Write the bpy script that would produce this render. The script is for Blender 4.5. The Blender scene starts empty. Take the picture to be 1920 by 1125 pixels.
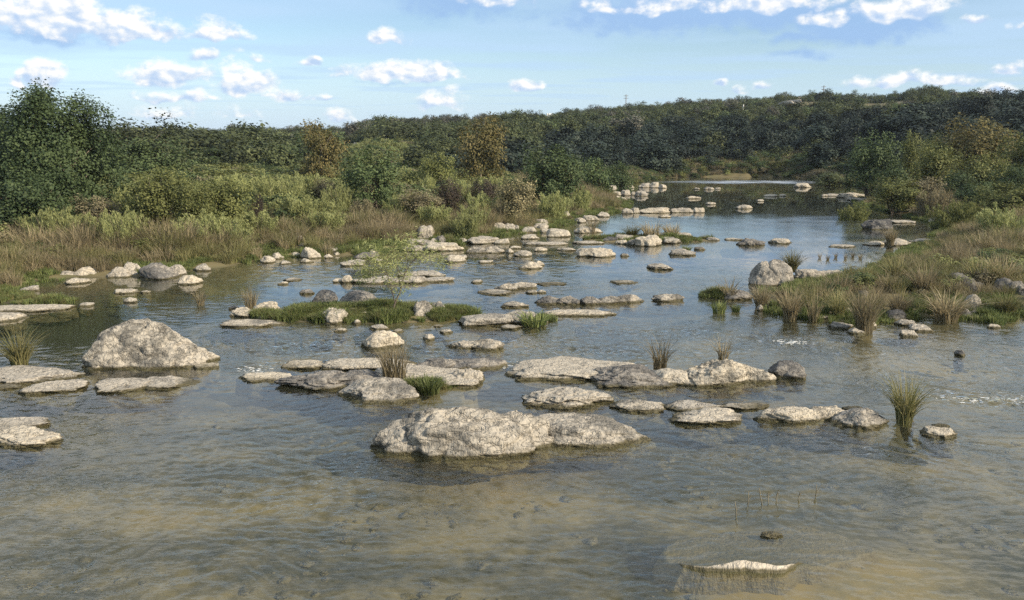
import bpy, math, random
import numpy as np
from mathutils import Vector

scene = bpy.context.scene
COL = scene.collection
random.seed(7)
rng = np.random.default_rng(11)

# ------------------------------------------------------------------ camera
FOC, PCX, PCY, HORIZON, CAM_H = 1507.0, 960.0, 562.5, 265.0, 7.0
PITCH = math.atan((PCY - HORIZON) / FOC)
cam_data = bpy.data.cameras.new("camera")
cam_data.sensor_fit = 'HORIZONTAL'
cam_data.sensor_width = 36.0
cam_data.lens = 36.0 * FOC / 1920.0
cam_data.clip_start = 0.1
cam_data.clip_end = 20000.0
cam = bpy.data.objects.new("camera", cam_data)
cam.location = (0, 0, CAM_H)
cam.rotation_euler = (math.radians(90) - PITCH, 0, 0)
COL.objects.link(cam)
scene.camera = cam

# ------------------------------------------------------------------ light and exposure
SUN_AZ = math.radians(121)          # measured from +Y (view direction) towards +X (right)
SUN_EL = math.radians(29)
scene.view_settings.view_transform = 'Standard'
scene.view_settings.look = 'None'
scene.view_settings.exposure = 0.54
scene.view_settings.gamma = 1.0
scene.view_settings.use_curve_mapping = False
scene.cycles.use_denoising = False
scene.cycles.max_bounces = 6
scene.cycles.diffuse_bounces = 2
scene.cycles.glossy_bounces = 2
scene.cycles.transparent_max_bounces = 12
scene.cycles.volume_bounces = 0
scene.cycles.sample_clamp_indirect = 4.0
scene.cycles.sample_clamp_direct = 12.0
scene.cycles.caustics_reflective = False
scene.cycles.caustics_refractive = False

sun_data = bpy.data.lights.new("sun", 'SUN')
sun_data.energy = 5.0
sun_data.angle = math.radians(0.6)
sun_data.color = (1.0, 0.86, 0.68)
sun = bpy.data.objects.new("sun", sun_data)
sdir = Vector((math.sin(SUN_AZ) * math.cos(SUN_EL), math.cos(SUN_AZ) * math.cos(SUN_EL), math.sin(SUN_EL)))
sun.rotation_euler = sdir.to_track_quat('Z', 'Y').to_euler()
sun.location = sdir * 60
COL.objects.link(sun)


def pix_dir(px, py):
    """world direction of a photo pixel"""
    dx, dy = (px - PCX) / FOC, -(py - PCY) / FOC
    c, s = math.cos(PITCH), math.sin(PITCH)
    return Vector((dx, c + dy * s, -s + dy * c))


def pix_azel(px, py):
    d = pix_dir(px, py).normalized()
    return math.atan2(d.x, d.y), math.asin(d.z)


class NT:
    """tiny helper for building node trees"""
    def __init__(self, tree):
        self.t = tree
        tree.nodes.clear()

    def n(self, kind, **kw):
        nd = self.t.nodes.new(kind)
        for k, v in kw.items():
            setattr(nd, k, v)
        return nd

    def link(self, a, b):
        self.t.links.new(a, b)

    def put(self, sock, v):
        if isinstance(v, bpy.types.NodeSocket):
            self.t.links.new(v, sock)
        else:
            if isinstance(v, (tuple, list)) and len(v) == 3 and sock.type == 'RGBA':
                v = (*v, 1.0)
            sock.default_value = v

    def math(self, op, a, b=0.0, c=0.0, clamp=False):
        nd = self.n('ShaderNodeMath', operation=op, use_clamp=clamp)
        for i, v in enumerate((a, b, c)):
            self.put(nd.inputs[i], v)
        return nd.outputs[0]

    def vec(self, op, a, b=None, c=None, scale=None):
        nd = self.n('ShaderNodeVectorMath', operation=op)
        for i, v in enumerate((a, b, c)):
            if v is not None:
                self.put(nd.inputs[i], v)
        if scale is not None:
            self.put(nd.inputs['Scale'], scale)
        return nd.outputs['Value'] if op in ('LENGTH', 'DOT_PRODUCT', 'DISTANCE') else nd.outputs[0]

    def noise(self, vec, scale, detail=4.0, rough=0.55, dist=0.0, color=False):
        nd = self.n('ShaderNodeTexNoise')
        if vec is not None:
            self.put(nd.inputs['Vector'], vec)
        nd.inputs['Scale'].default_value = scale
        nd.inputs['Detail'].default_value = detail
        nd.inputs['Roughness'].default_value = rough
        nd.inputs['Distortion'].default_value = dist
        return nd.outputs['Color' if color else 'Fac']

    def sstep(self, v, lo, hi, to0=0.0, to1=1.0):
        nd = self.n('ShaderNodeMapRange', interpolation_type='SMOOTHSTEP')
        self.put(nd.inputs[0], v)
        for i, x in enumerate((lo, hi, to0, to1)):
            self.put(nd.inputs[i + 1], x)
        return nd.outputs[0]

    def lin(self, v, lo, hi, to0=0.0, to1=1.0):
        nd = self.n('ShaderNodeMapRange')
        self.put(nd.inputs[0], v)
        for i, x in enumerate((lo, hi, to0, to1)):
            self.put(nd.inputs[i + 1], x)
        return nd.outputs[0]

    def mix(self, f, a, b, mode='MIX'):
        nd = self.n('ShaderNodeMix', data_type='RGBA', blend_type=mode)
        self.put(nd.inputs[0], f)
        self.put(nd.inputs[6], a)
        self.put(nd.inputs[7], b)
        return nd.outputs[2]

    def ramp(self, f, stops):
        nd = self.n('ShaderNodeValToRGB')
        self.put(nd.inputs[0], f)
        e = nd.color_ramp.elements
        while len(e) < len(stops):
            e.new(0.5)
        for i, (p, c) in enumerate(stops):
            e[i].position = p
            e[i].color = (*c, 1.0)
        return nd.outputs[0]

    def mixs(self, f, a, b):
        nd = self.n('ShaderNodeMixShader')
        self.put(nd.inputs[0], f)
        self.link(a, nd.inputs[1])
        self.link(b, nd.inputs[2])
        return nd.outputs[0]


# ------------------------------------------------------------------ sky
world = bpy.data.worlds.new("World")
scene.world = world
world.use_nodes = True
W = NT(world.node_tree)
sky = W.n('ShaderNodeTexSky', sky_type='NISHITA', sun_disc=False, sun_elevation=SUN_EL, sun_rotation=SUN_AZ,
          altitude=200.0, air_density=1.0, dust_density=0.25, ozone_density=1.6)
tc = W.n('ShaderNodeTexCoord')
D = tc.outputs['Generated']
sep = W.n('ShaderNodeSeparateXYZ')
W.link(D, sep.inputs[0])
DEG = 180 / math.pi
az = W.math('MULTIPLY', W.math('ARCTAN2', sep.outputs[0], sep.outputs[1]), DEG)
el = W.math('MULTIPLY', W.math('ARCSINE', sep.outputs[2]), DEG)
warp = W.vec('SUBTRACT', W.noise(D, 26.0, 1.0, 0.6, color=True), (0.5, 0.5, 0.5))
uv = W.n('ShaderNodeCombineXYZ')
W.link(az, uv.inputs[0]); W.link(el, uv.inputs[1])
P = W.vec('MULTIPLY_ADD', warp, (3.0, 1.5, 0.0), uv.outputs[0])
# puffs: photo centre, half sizes (px), weight
CLOUDS = [(95, 22, 100, 50, 1.0), (240, 48, 92, 30, .95), (410, 60, 62, 21, .8), (88, 140, 36, 26, .9), (38, 147, 22, 16, .7),
          (318, 138, 80, 22, .85), (460, 150, 55, 30, .9), (725, 68, 44, 14, .8), (755, 136, 112, 21, 1.0), (985, 160, 34, 11, .8),
          (580, 121, 32, 11, .8), (380, 104, 30, 15, .6), (330, 178, 66, 11, .6), (522, 176, 38, 12, .7), (597, 182, 24, 8, .5),
          (835, 190, 52, 20, .65), (632, 218, 40, 16, .5), (310, 206, 55, 16, .4), (452, 212, 40, 14, .35), (1690, 14, 78, 24, .9),
          (1450, 4, 125, 20, .85), (1255, 12, 75, 17, .7), (1130, 14, 46, 13, .65), (930, 2, 60, 12, .5), (1545, 34, 42, 12, .6), (1355, 160, 22, 8, .75),
          (1422, 163, 26, 9, .65), (1690, 146, 38, 14, .8), (1765, 147, 42, 12, .8), (1888, 128, 34, 10, .7), (1855, 170, 40, 11, .8),
          (1625, 152, 40, 10, .45), (490, 104, 26, 8, .4), (1825, 38, 16, 7, .5), (1905, 40, 22, 6, .5), (410, 181, 28, 6, .5)]
acc, vac = None, None
for (cx, cy, rx, ry, wt) in CLOUDS:
    a0, e0 = pix_azel(cx, cy + ry * 0.45)
    sx, sy = DEG * rx * 1.18 / FOC, DEG * ry * 1.6 / FOC
    q = W.vec('MULTIPLY_ADD', P, (1 / sx, 1 / sy, 0), (-a0 * DEG / sx, -e0 * DEG / sy, 0))
    q2 = W.vec('MAXIMUM', q, W.vec('MULTIPLY', q, (-1.0, -3.2, 0)))
    w = W.math('MULTIPLY_ADD', W.vec('LENGTH', q2), -wt, wt)
    acc = w if acc is None else W.math('MAXIMUM', acc, w)
    sp = W.n('ShaderNodeSeparateXYZ'); W.link(q, sp.inputs[0])
    t = W.math('MULTIPLY', W.math('MAXIMUM', w, 0.0), sp.outputs[1])
    vac = t if vac is None else W.math('ADD', vac, t)
DS = W.vec('MULTIPLY', D, (1.0, 1.0, 1.5))
n1 = W.noise(DS, 55.0, 4.0, 0.62)
n2 = W.noise(W.vec('ADD', DS, (0.006, 0.0, 0.007)), 55.0, 1.0, 0.6)
dens = W.math('ADD', acc, W.math('MULTIPLY', W.math('SUBTRACT', n1, 0.5), 1.0))
cover = W.math('MULTIPLY', W.sstep(dens, 0.0, 0.50, 0.0, 0.97), W.sstep(acc, -0.25, 0.12))
vgr = W.math('DIVIDE', vac, W.math('MAXIMUM', acc, 0.08))
lit = W.math('ADD', W.math('MULTIPLY', W.math('SUBTRACT', n1, n2), 2.2), W.lin(vgr, -0.15, 0.65, 0.25, 0.95), clamp=True)
cloud_col = W.ramp(lit, [(0.0, (0.36, 0.47, 0.64)), (0.35, (0.50, 0.57, 0.67)), (0.65, (0.68, 0.69, 0.70)), (0.95, (0.80, 0.79, 0.77))])
# grey blue cloud undersides
SHADE = [(870, 6, 120, 24, .75), (1240, 26, 230, 28, .9), (1440, 28, 150, 20, .95), (1610, 48, 130, 24, 1.0), (85, 66, 95, 12, .7),
         (1490, 70, 70, 11, .6), (1490, 103, 65, 8, .5), (260, 68, 60, 7, .5), (740, 156, 70, 5, .3)]
sac = None
for (cx, cy, rx, ry, wt) in SHADE:
    a0, e0 = pix_azel(cx, cy)
    sx, sy = DEG * rx * 1.2 / FOC, DEG * ry * 1.5 / FOC
    q = W.vec('MULTIPLY_ADD', P, (1 / sx, 1 / sy, 0), (-a0 * DEG / sx, -e0 * DEG / sy, 0))
    w = W.math('MULTIPLY_ADD', W.vec('LENGTH', q), -wt, wt)
    sac = w if sac is None else W.math('MAXIMUM', sac, w)
shade = W.sstep(W.math('ADD', sac, W.math('MULTIPLY', W.math('SUBTRACT', n1, 0.5), 0.9)), 0.0, 0.6, 0.0, 0.9)
# thin high veil and, above the frame, broken cloud that goes on in the same way over the whole sky
flat = W.n('ShaderNodeCombineXYZ')
zz = W.math('MAXIMUM', sep.outputs[2], 0.03)
W.link(W.math('DIVIDE', sep.outputs[0], zz), flat.inputs[0]); W.link(W.math('DIVIDE', sep.outputs[1], zz), flat.inputs[1])
veil_n = W.noise(W.vec('MULTIPLY', flat.outputs[0], (0.30, 0.42, 1.0)), 1.0, 2.5, 0.55)
veil = W.sstep(veil_n, 0.34, 0.64, 0.08, 0.72)
high_n = W.noise(W.vec('MULTIPLY', flat.outputs[0], (0.9, 1.1, 1.0)), 1.0, 3.0, 0.58)
high = W.math('MULTIPLY', W.sstep(high_n, 0.41, 0.58), W.sstep(el, 11.0, 18.0, 0.0, 0.9))
below = W.sstep(el, -0.5, 0.2)
bg_sky = W.n('ShaderNodeBackground'); bg_sky.inputs[1].default_value = 0.095
hsv = W.n('ShaderNodeHueSaturation'); hsv.inputs['Saturation'].default_value = 1.10
W.link(sky.outputs[0], hsv.inputs['Color'])
W.link(hsv.outputs[0], bg_sky.inputs[0])


def bgc(col):
    b = W.n('ShaderNodeBackground')
    W.put(b.inputs[0], col)
    return b.outputs[0]


veil = W.math('MAXIMUM', veil, W.sstep(el, 9.0, -1.0, 0.0, 0.85))
s = W.mixs(W.math('MULTIPLY', veil, below), bg_sky.outputs[0], bgc(W.mix(W.sstep(el, 0.0, 12.0), (0.34, 0.49, 0.68), (0.40, 0.54, 0.71))))
s = W.mixs(W.math('MULTIPLY', shade, below), s, bgc((0.24, 0.38, 0.60)))
s = W.mixs(W.math('MULTIPLY', high, below), s, bgc(W.ramp(high_n, [(0.45, (0.78, 0.79, 0.80)), (0.75, (0.52, 0.57, 0.65))])))
s = W.mixs(W.math('MULTIPLY', cover, below), s, bgc(cloud_col))
wo = W.n('ShaderNodeOutputWorld')
W.link(s, wo.inputs[0])
world.cycles.sampling_method = 'NONE'


# ------------------------------------------------------------------ numeric noise
_perm = np.random.default_rng(3).permutation(256)
_perm = np.concatenate([_perm, _perm, _perm])
_grad = np.random.default_rng(4).normal(size=(256, 3))
_grad /= np.linalg.norm(_grad, axis=1)[:, None]


def perlin(p):
    p = np.asarray(p, float)
    i = np.floor(p).astype(int)
    f = p - i
    u = f * f * f * (f * (f * 6 - 15) + 10)
    i &= 255
    out = 0
    for dx in (0, 1):
        for dy in (0, 1):
            for dz in (0, 1):
                h = _perm[_perm[_perm[i[..., 0] + dx] + i[..., 1] + dy] + i[..., 2] + dz]
                g = _grad[h]
                o = np.array((dx, dy, dz), float)
                w = (u[..., 0] if dx else 1 - u[..., 0]) * (u[..., 1] if dy else 1 - u[..., 1]) * (u[..., 2] if dz else 1 - u[..., 2])
                out = out + w * ((f - o) * g).sum(-1)
    return out * 1.5


def fbm(p, octaves=4, gain=0.5, lac=2.03, ridged=False):
    p = np.asarray(p, float)
    a, s_, out = 1.0, 0.0, 0.0
    for k in range(octaves):
        v = perlin(p + 17.3 * k)
        if ridged:
            v = 1 - 2 * np.abs(v)
        out = out + a * v
        s_ += a
        a *= gain
        p = p * lac
    return out / s_


def smooth(x, a, b):
    t = np.clip((x - a) / (b - a), 0, 1)
    return t * t * (3 - 2 * t)


# ------------------------------------------------------------------ places
def at(px, py, z=0.0):
    """the point at height z that this pixel of the photograph looks at"""
    d = pix_dir(px, py)
    t = (z - CAM_H) / d.z
    return Vector((d.x * t, d.y * t, z))


BANK_PX = [(-420, 640), (-200, 612), (-60, 575), (30, 552), (70, 528), (150, 521), (250, 520), (330, 512), (420, 503), (475, 490),
           (560, 480), (640, 481), (700, 476), (760, 466), (860, 458), (950, 440), (1000, 437), (1060, 422), (1110, 407), (1165, 396),
           (1185, 380), (1160, 371), (1128, 362), (1135, 350), (1185, 343), (1235, 338), (1240, 333), (1330, 331.5), (1440, 332.5), (1510, 336),
           (1570, 345), (1640, 352), (1660, 364), (1600, 374), (1612, 384), (1690, 404), (1745, 416), (1765, 436), (1740, 452),
           (1700, 470), (1660, 486), (1640, 506), (1560, 520), (1480, 538), (1415, 556), (1412, 575), (1470, 590), (1540, 600), (1620, 606),
           (1700, 596), (1800, 596), (1860, 603), (1925, 588), (2050, 592), (2300, 600), (2700, 640)]
bank = [(at(x, y).x, at(x, y).y) for x, y in BANK_PX]
bank += [(45, 0), (40, -60), (-40, -60), (-42, 0)]
BANK = np.array(bank)


def river_sdf(x, y):
    """distance to the waterline, positive on land"""
    a, b = BANK, np.roll(BANK, -1, axis=0)
    best = np.full(x.shape, 1e9)
    inside = np.zeros(x.shape, bool)
    for (ax, ay), (bx, by) in zip(a, b):
        ex, ey = bx - ax, by - ay
        t = np.clip(((x - ax) * ex + (y - ay) * ey) / (ex * ex + ey * ey + 1e-9), 0, 1)
        best = np.minimum(best, np.hypot(x - ax - t * ex, y - ay - t * ey))
        cond = ((ay > y) != (by > y)) & (x < (bx - ax) * (y - ay) / (by - ay + 1e-12) + ax)
        inside ^= cond
    return np.where(inside, -best, best)


RIDGE = [(-400, 262, 560), (0, 250, 560), (200, 247, 560), (340, 246, 560), (560, 243, 540), (650, 242, 500), (700, 227, 480), (880, 222, 460),
         (960, 214, 450), (1040, 209, 440), (1180, 199, 430), (1280, 189, 430), (1400, 182, 430), (1520, 170, 430), (1640, 176, 430),
         (1740, 165, 430), (1840, 174, 430), (1920, 176, 430), (2300, 190, 430)]
RAZ = np.array([pix_azel(x, y)[0] for x, y, _ in RIDGE])
RD = np.array([d for *_, d in RIDGE], float)
RZ = np.array([CAM_H + d * math.tan(pix_azel(x, y)[1]) - 4.2 for x, y, d in RIDGE])
START_AZ = np.array([pix_azel(x, 265)[0] for x in (-400, 500, 1000, 1200, 1500, 1650, 2300)])
START_D = np.array([120, 125, 140, 168, 165, 150, 110], float)
MOUNDS = [(690, 592, 4.6, 1.25, 0.20), (620, 590, 2.6, 1.0, 0.16), (790, 588, 2.2, 0.9, 0.14), (1215, 450, 4.6, 1.6, 0.22),
          (815, 722, 0.75, 0.45, 0.05), (1360, 556, 1.2, 0.6, 0.10), (990, 600, 1.2, .35, .05), (75, 566, 1.6, .7, .06), (5, 560, 1.3, .9, .1)]
MOUND_W = [(at(x, y).x, at(x, y).y, rx, ry, h) for x, y, rx, ry, h in MOUNDS]


def ground_z(x, y, sdf=None):
    x = np.asarray(x, float); y = np.asarray(y, float)
    s = river_sdf(x, y) if sdf is None else sdf
    r = np.hypot(x, y)
    a = np.arctan2(x, y)
    n = fbm(np.stack([x * 0.12, y * 0.12, x * 0], -1), 3)
    nf = fbm(np.stack([x * 0.9, y * 0.9, x * 0 + 3], -1), 3)
    sl = at(1420, 1030)
    bed = 0.60 * np.exp(-(((x - sl.x) / 3.2) ** 2 + ((y - sl.y) / 1.7) ** 2)) - 0.10 - 0.75 * smooth(-s, 0, 5) + 0.10 * nf * smooth(-s, 0.5, 2) + 0.16 * n
    bed = np.minimum(bed, -0.05 - 0.06 * smooth(-s, 0.2, 1.5))
    rise = np.where(x > 0, 0.50, 0.95)
    land = 0.06 + rise * (1 - np.exp(-np.maximum(s, 0) / 7.0)) + 0.10 * nf + 0.35 * n * smooth(s, 1, 12) \
        + 1.0 * smooth(s, 14, 60)
    z = np.where(s > 0, land, bed)
    z = np.where(np.abs(s) < 0.6, np.interp(0, [0], [0]) + (bed * smooth(-s, -0.6, 0.6) + land * smooth(s, -0.6, 0.6)), z)
    d1 = np.interp(a, RAZ, RD)
    d0 = np.interp(a, START_AZ, START_D)
    hz = np.interp(a, RAZ, RZ)
    h = np.clip((r - d0) / (d1 - d0), 0, 1)
    prof = h ** 0.85 * (1 - 0.25 * h) / 0.75
    hill = np.maximum(hz - 2.2, 0) * prof * (1 - 0.45 * smooth(r, d1, d1 + 700))
    hill = hill * (1 - smooth(np.abs(a), 0.9, 1.6)) + 1.6 * fbm(np.stack([x * .02, y * .02, x * 0 + 9], -1), 3) * smooth(h, 0.02, 0.2)
    z = z + hill * (s > 0)
    for mx, my, rx, ry, hh in MOUND_W:
        q = np.hypot((x - mx) / rx, (y - my) / ry) + 0.25 * nf
        z = np.maximum(z, np.where(q < 1.7, hh * (1 - q * q), -9))
    return z


def gz(x, y):
    return float(ground_z(np.array([x]), np.array([y]))[0])


def march(px, py, lo=8.0, hi=700.0):
    """first place on the ground (land, bed or hill) under a pixel of the photograph"""
    d = pix_dir(px, py)
    t = np.exp(np.linspace(math.log(lo), math.log(hi), 900))
    x, y, z = d.x * t, d.y * t, CAM_H + d.z * t
    k = np.nonzero(z < np.maximum(ground_z(x, y), 0.0))[0]
    i = k[0] if len(k) else len(t) - 1
    return Vector((x[i], y[i], max(gz(x[i], y[i]), 0.0)))


# ------------------------------------------------------------------ mesh helpers
def mesh_np(name, v, f=None, mat=None, smooth_=True, quads=None, tint=None):
    me = bpy.data.meshes.new(name)
    v = np.asarray(v, np.float32)
    polys = f if quads is None else quads
    k = polys.shape[1]
    me.vertices.add(len(v)); me.vertices.foreach_set('co', v.ravel())
    me.loops.add(polys.size); me.loops.foreach_set('vertex_index', polys.astype(np.int32).ravel())
    me.polygons.add(len(polys))
    me.polygons.foreach_set('loop_start', np.arange(0, polys.size, k, dtype=np.int32))
    me.polygons.foreach_set('loop_total', np.full(len(polys), k, np.int32))
    me.update(calc_edges=True)
    me.polygons.foreach_set('use_smooth', np.full(len(polys), smooth_, bool))
    if tint is not None:
        for key, val in (tint if isinstance(tint, dict) else {'tint': tint}).items():
            at_ = me.attributes.new(key, 'FLOAT', 'POINT')
            at_.data.foreach_set('value', np.asarray(val, np.float32))
    if mat:
        me.materials.append(mat)
    return me


def link(name, data, parent=None, loc=None, rz=None, scale=None):
    o = bpy.data.objects.new(name, data)
    COL.objects.link(o)
    if parent is not None:
        o.parent = parent
    if loc is not None:
        o.location = loc
    if rz is not None:
        o.rotation_euler = (0, 0, rz)
    if scale is not None:
        o.scale = scale
    return o


def tag(o, label=None, cat=None, group=None, kind=None):
    if label: o['label'] = label
    if cat: o['category'] = cat
    if group: o['group'] = group
    if kind: o['kind'] = kind
    return o


def new_mat(name):
    m = bpy.data.materials.new(name)
    m.use_nodes = True
    N = NT(m.node_tree)
    out = N.n('ShaderNodeOutputMaterial')
    return m, N, out


def principled(N, out, col, rough=0.8, spec=0.3, normal=None):
    b = N.n('ShaderNodeBsdfPrincipled')
    N.put(b.inputs['Base Color'], col)
    N.put(b.inputs['Roughness'], rough)
    b.inputs['Specular IOR Level'].default_value = spec
    if normal is not None:
        N.link(normal, b.inputs['Normal'])
    if out is not None:
        N.link(b.outputs[0], out.inputs[0])
    return b.outputs[0]


def bump(N, h, strength=0.5, dist=0.1, normal=None):
    b = N.n('ShaderNodeBump')
    N.put(b.inputs['Strength'], strength)
    b.inputs['Distance'].default_value = dist
    N.link(h, b.inputs['Height'])
    if normal is not None:
        N.link(normal, b.inputs['Normal'])
    return b.outputs[0]


def geo_pos(N):
    return N.n('ShaderNodeNewGeometry').outputs['Position']


# ------------------------------------------------------------------ ground and river bed
def polar_grid(angs, rads):
    A, R = np.meshgrid(angs, rads)
    x, y = (R * np.sin(A)).ravel(), (R * np.cos(A)).ravel()
    nr, na = len(rads), len(angs)
    i = np.arange(nr - 1)[:, None] * na + np.arange(na - 1)[None, :]
    q = np.stack([i, i + na, i + na + 1, i + 1], -1).reshape(-1, 4)
    return x, y, q


angs = np.concatenate([np.linspace(-math.pi, -0.75, 30)[:-1], np.linspace(-0.75, 0.75, 300), np.linspace(0.75, math.pi, 30)[1:]])
rads = np.concatenate([[0.5], np.exp(np.linspace(math.log(4), math.log(230), 340)), np.exp(np.linspace(math.log(233), math.log(3500), 70))])
gx, gy, gq = polar_grid(angs, rads)
gs = river_sdf(gx, gy)
gzv = ground_z(gx, gy, gs)



def attr(N, name):
    return N.n('ShaderNodeAttribute', attribute_name=name).outputs['Fac']


def xyz(*a):
    return np.stack(np.broadcast_arrays(*a), -1)


land_f = 0.5 + 0.5 * fbm(xyz(gx * .35, gy * .35, 1.0), 4)
bed_f = 0.5 + 0.62 * fbm(xyz(gx * .26 + .5 * gzv, gy * .46, 5.0), 5, 0.58)
silt_f = 0.5 + 0.6 * fbm(xyz(gx * .10, gy * .17, 8.0), 3)
# darker patches and pale shelves the photograph shows on the bed (photo centre, half sizes, amount)
gpx = PCX + FOC * gx / np.maximum(gy * math.cos(PITCH) + CAM_H * math.sin(PITCH), 0.5)
gpy = PCY + FOC * np.tan(np.arctan2(CAM_H, np.maximum(gy, 0.5)) - PITCH)
for cx, cy, rx, ry, k in [(1215, 1060, 60, 90, -.34), (1130, 985, 130, 30, -.22), (560, 1010, 150, 40, -.2), (110, 620, 260, 90, -.36), (250, 560, 260, 40, -.2),
                          (1500, 1105, 520, 40, .2), (600, 1095, 520, 60, .2), (1680, 990, 170, 60, .14), (1420, 1010, 170, 40, .12), (870, 905, 130, 40, .10),
                          (1400, 385, 330, 35, -.4), (1690, 890, 40, 60, -.12), (900, 1060, 120, 40, .05), (1190, 735, 200, 14, .12), (1650, 655, 220, 40, .02), (1500, 830, 380, 60, -.12), (420, 770, 260, 60, -.10), (1100, 560, 500, 60, -.15)]:
    bed_f = bed_f + k * np.exp(-(((gpx - cx) / rx) ** 2 + ((gpy - cy) / ry) ** 2))

m_ground, N, out = new_mat("ground")
pos = geo_pos(N)
sp = N.n('ShaderNodeSeparateXYZ'); N.link(pos, sp.inputs[0])
fine = N.noise(pos, 3.2, 3.0, 0.65)
land = N.ramp(attr(N, 'land'), [(0.30, (0.075, 0.07, 0.035)), (0.48, (0.15, 0.125, 0.065)), (0.62, (0.10, 0.10, 0.045)), (0.75, (0.22, 0.185, 0.115))])
bedv = N.math('ADD', attr(N, 'bed'), N.math('MULTIPLY', N.math('SUBTRACT', fine, 0.5), 0.55))
bedc = N.ramp(bedv, [(0.14, (0.022, 0.024, 0.016)), (0.36, (0.055, 0.052, 0.030)), (0.52, (0.115, 0.098, 0.058)), (0.66, (0.18, 0.148, 0.085)), (0.84, (0.22, 0.165, 0.07))])
col = N.mix(N.sstep(sp.outputs[2], -0.05, 0.10), bedc, land)
principled(N, out, col, 0.9, 0.15)
ground = link("ground", mesh_np("ground", np.stack([gx, gy, gzv], -1), quads=gq[:, ::-1], mat=m_ground,
                                tint={'land': land_f, 'bed': bed_f}))
tag(ground, "river bed, banks and wooded hills", kind="structure")

# ------------------------------------------------------------------ water: ripples are real waves in the mesh
wangs = np.concatenate([np.linspace(-math.pi, -0.72, 20)[:-1], np.linspace(-0.72, 0.72, 760), np.linspace(0.72, math.pi, 20)[1:]])
wrads = np.concatenate([[0.4, 4, 7], np.exp(np.linspace(math.log(10.2), math.log(50), 430)), np.exp(np.linspace(math.log(50.4), math.log(185), 90))])
wx, wy, wq = polar_grid(wangs, wrads)
RIPPLE = [(900, 655, 620, 22, .9), (560, 640, 160, 40, .8), (1100, 620, 260, 18, .7), (1720, 690, 330, 60, .8), (1830, 750, 160, 14, 1.3),
          (480, 690, 70, 14, 1.0), (700, 500, 300, 10, .6), (1500, 415, 260, 16, .6), (1420, 460, 300, 14, .5), (850, 528, 420, 8, .5),
          (1480, 640, 60, 12, 1.1), (1000, 900, 700, 90, .3), (700, 1000, 800, 130, .35), (1420, 341.5, 200, 2.2, 1.6), (970, 690, 50, 10, .9),
          (1650, 830, 240, 40, .5), (300, 800, 200, 40, .3), (1150, 540, 200, 7, .5)]
CALM = [(130, 620, 260, 60, .8), (720, 545, 340, 16, .7), (420, 760, 220, 45, .55), (1300, 395, 260, 14, .7), (1400, 374, 360, 30, .97),
        (900, 740, 90, 22, .7), (1150, 500, 260, 16, .4), (1400, 720, 120, 12, .3), (1500, 490, 150, 14, .7), (200, 540, 200, 18, .8)]
amt = np.full(wx.shape, 0.50)
tpx = PCX + FOC * wx / np.maximum(wy * math.cos(PITCH) + CAM_H * math.sin(PITCH), 0.5)
tpy = PCY + FOC * np.tan(np.arctan2(CAM_H, np.maximum(wy, 1.0)) - PITCH)
for cx, cy, rx, ry, k in RIPPLE:
    amt += k * np.exp(-(((tpx - cx) / rx) ** 2 + ((tpy - cy) / ry) ** 2))
for cx, cy, rx, ry, k in CALM:
    amt *= 1 - k * np.exp(-(((tpx - cx) / rx) ** 2 + ((tpy - cy) / ry) ** 2))
patch = fbm(xyz(wx * .18, wy * .42, 2.0), 3)
amt = amt * np.clip(1.0 + 1.1 * patch, 0.25, 2.0)
wr = np.hypot(wx, wy)
breeze = np.exp(-(((tpx - 1400) / 130) ** 2) - (((tpy - 341 - 1.5 * patch) / 3.4) ** 2)) * np.clip(0.8 + 1.2 * patch, 0.2, 1.3)      # a breath of wind on the far end of the pool
wu, wv = wx + 0.9 * fbm(xyz(wx * .35, wy * .35, 0.0), 2), wy + 0.9 * fbm(xyz(wx * .35, wy * .35, 7.0), 2)
g1 = fbm(xyz(wu * 1.9, wv * 4.6, 1.0), 2) * (1 - smooth(wr, 45, 75))
g1 = g1 - 0.55 * np.abs(g1)
g2 = perlin(xyz(wu * 4.6, wv * 9.5, 4.0))
g2 = (g2 - 0.5 * np.abs(g2)) * (1 - smooth(wr, 26, 40))
g3 = perlin(xyz(wu * .45, wv * 1.1, 6.0)) * (1 - smooth(wr, 80, 140))
wz = amt * (0.042 * g1 + 0.019 * g2 + 0.012 * g3)
wz[wr < 8] = 0

m_water, N, out = new_mat("river_water")
pos = geo_pos(N)
nz = N.noise(N.vec('MULTIPLY', pos, (1.0, 2.2, 1.0)), 5.5, 2.0, 0.6)
nrm = bump(N, nz, N.math('MULTIPLY', attr(N, 'tint'), 0.40, clamp=True), 0.045)
fres = N.n('ShaderNodeFresnel')
# the same air-to-water reflectance from either side, so sunlight reaches the bed
N.link(N.lin(N.n('ShaderNodeNewGeometry').outputs['Backfacing'], 0.0, 1.0, 1.52, 1 / 1.52), fres.inputs[0])
N.link(nrm, fres.inputs['Normal'])
gl = N.n('ShaderNodeBsdfGlossy'); N.link(attr(N, 'wind'), gl.inputs['Roughness'])
gl.inputs['Color'].default_value = (1, 1, 1, 1)
N.link(nrm, gl.inputs['Normal'])
tr = N.n('ShaderNodeBsdfTransparent'); tr.inputs[0].default_value = (0.91, 0.92, 0.80, 1)
df = N.n('ShaderNodeBsdfDiffuse'); df.inputs[0].default_value = (0.125, 0.135, 0.10, 1)
body = N.mixs(0.10, tr.outputs[0], df.outputs[0])
N.link(N.mixs(fres.outputs[0], body, gl.outputs[0]), out.inputs[0])
water = link("river_water", mesh_np("river_water", np.stack([wx, wy, wz], -1), quads=wq[:, ::-1], mat=m_water,
                                        tint={'tint': amt * (0.10 + 0.90 * (1 - smooth(wr, 16, 60))) + 0.5 * breeze,
                                              'wind': 0.02 + smooth(wr, 25, 60) * amt * 0.13 + 0.20 * breeze}))
tag(water, "shallow clear river rippling over a brown bed", kind="structure")

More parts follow.
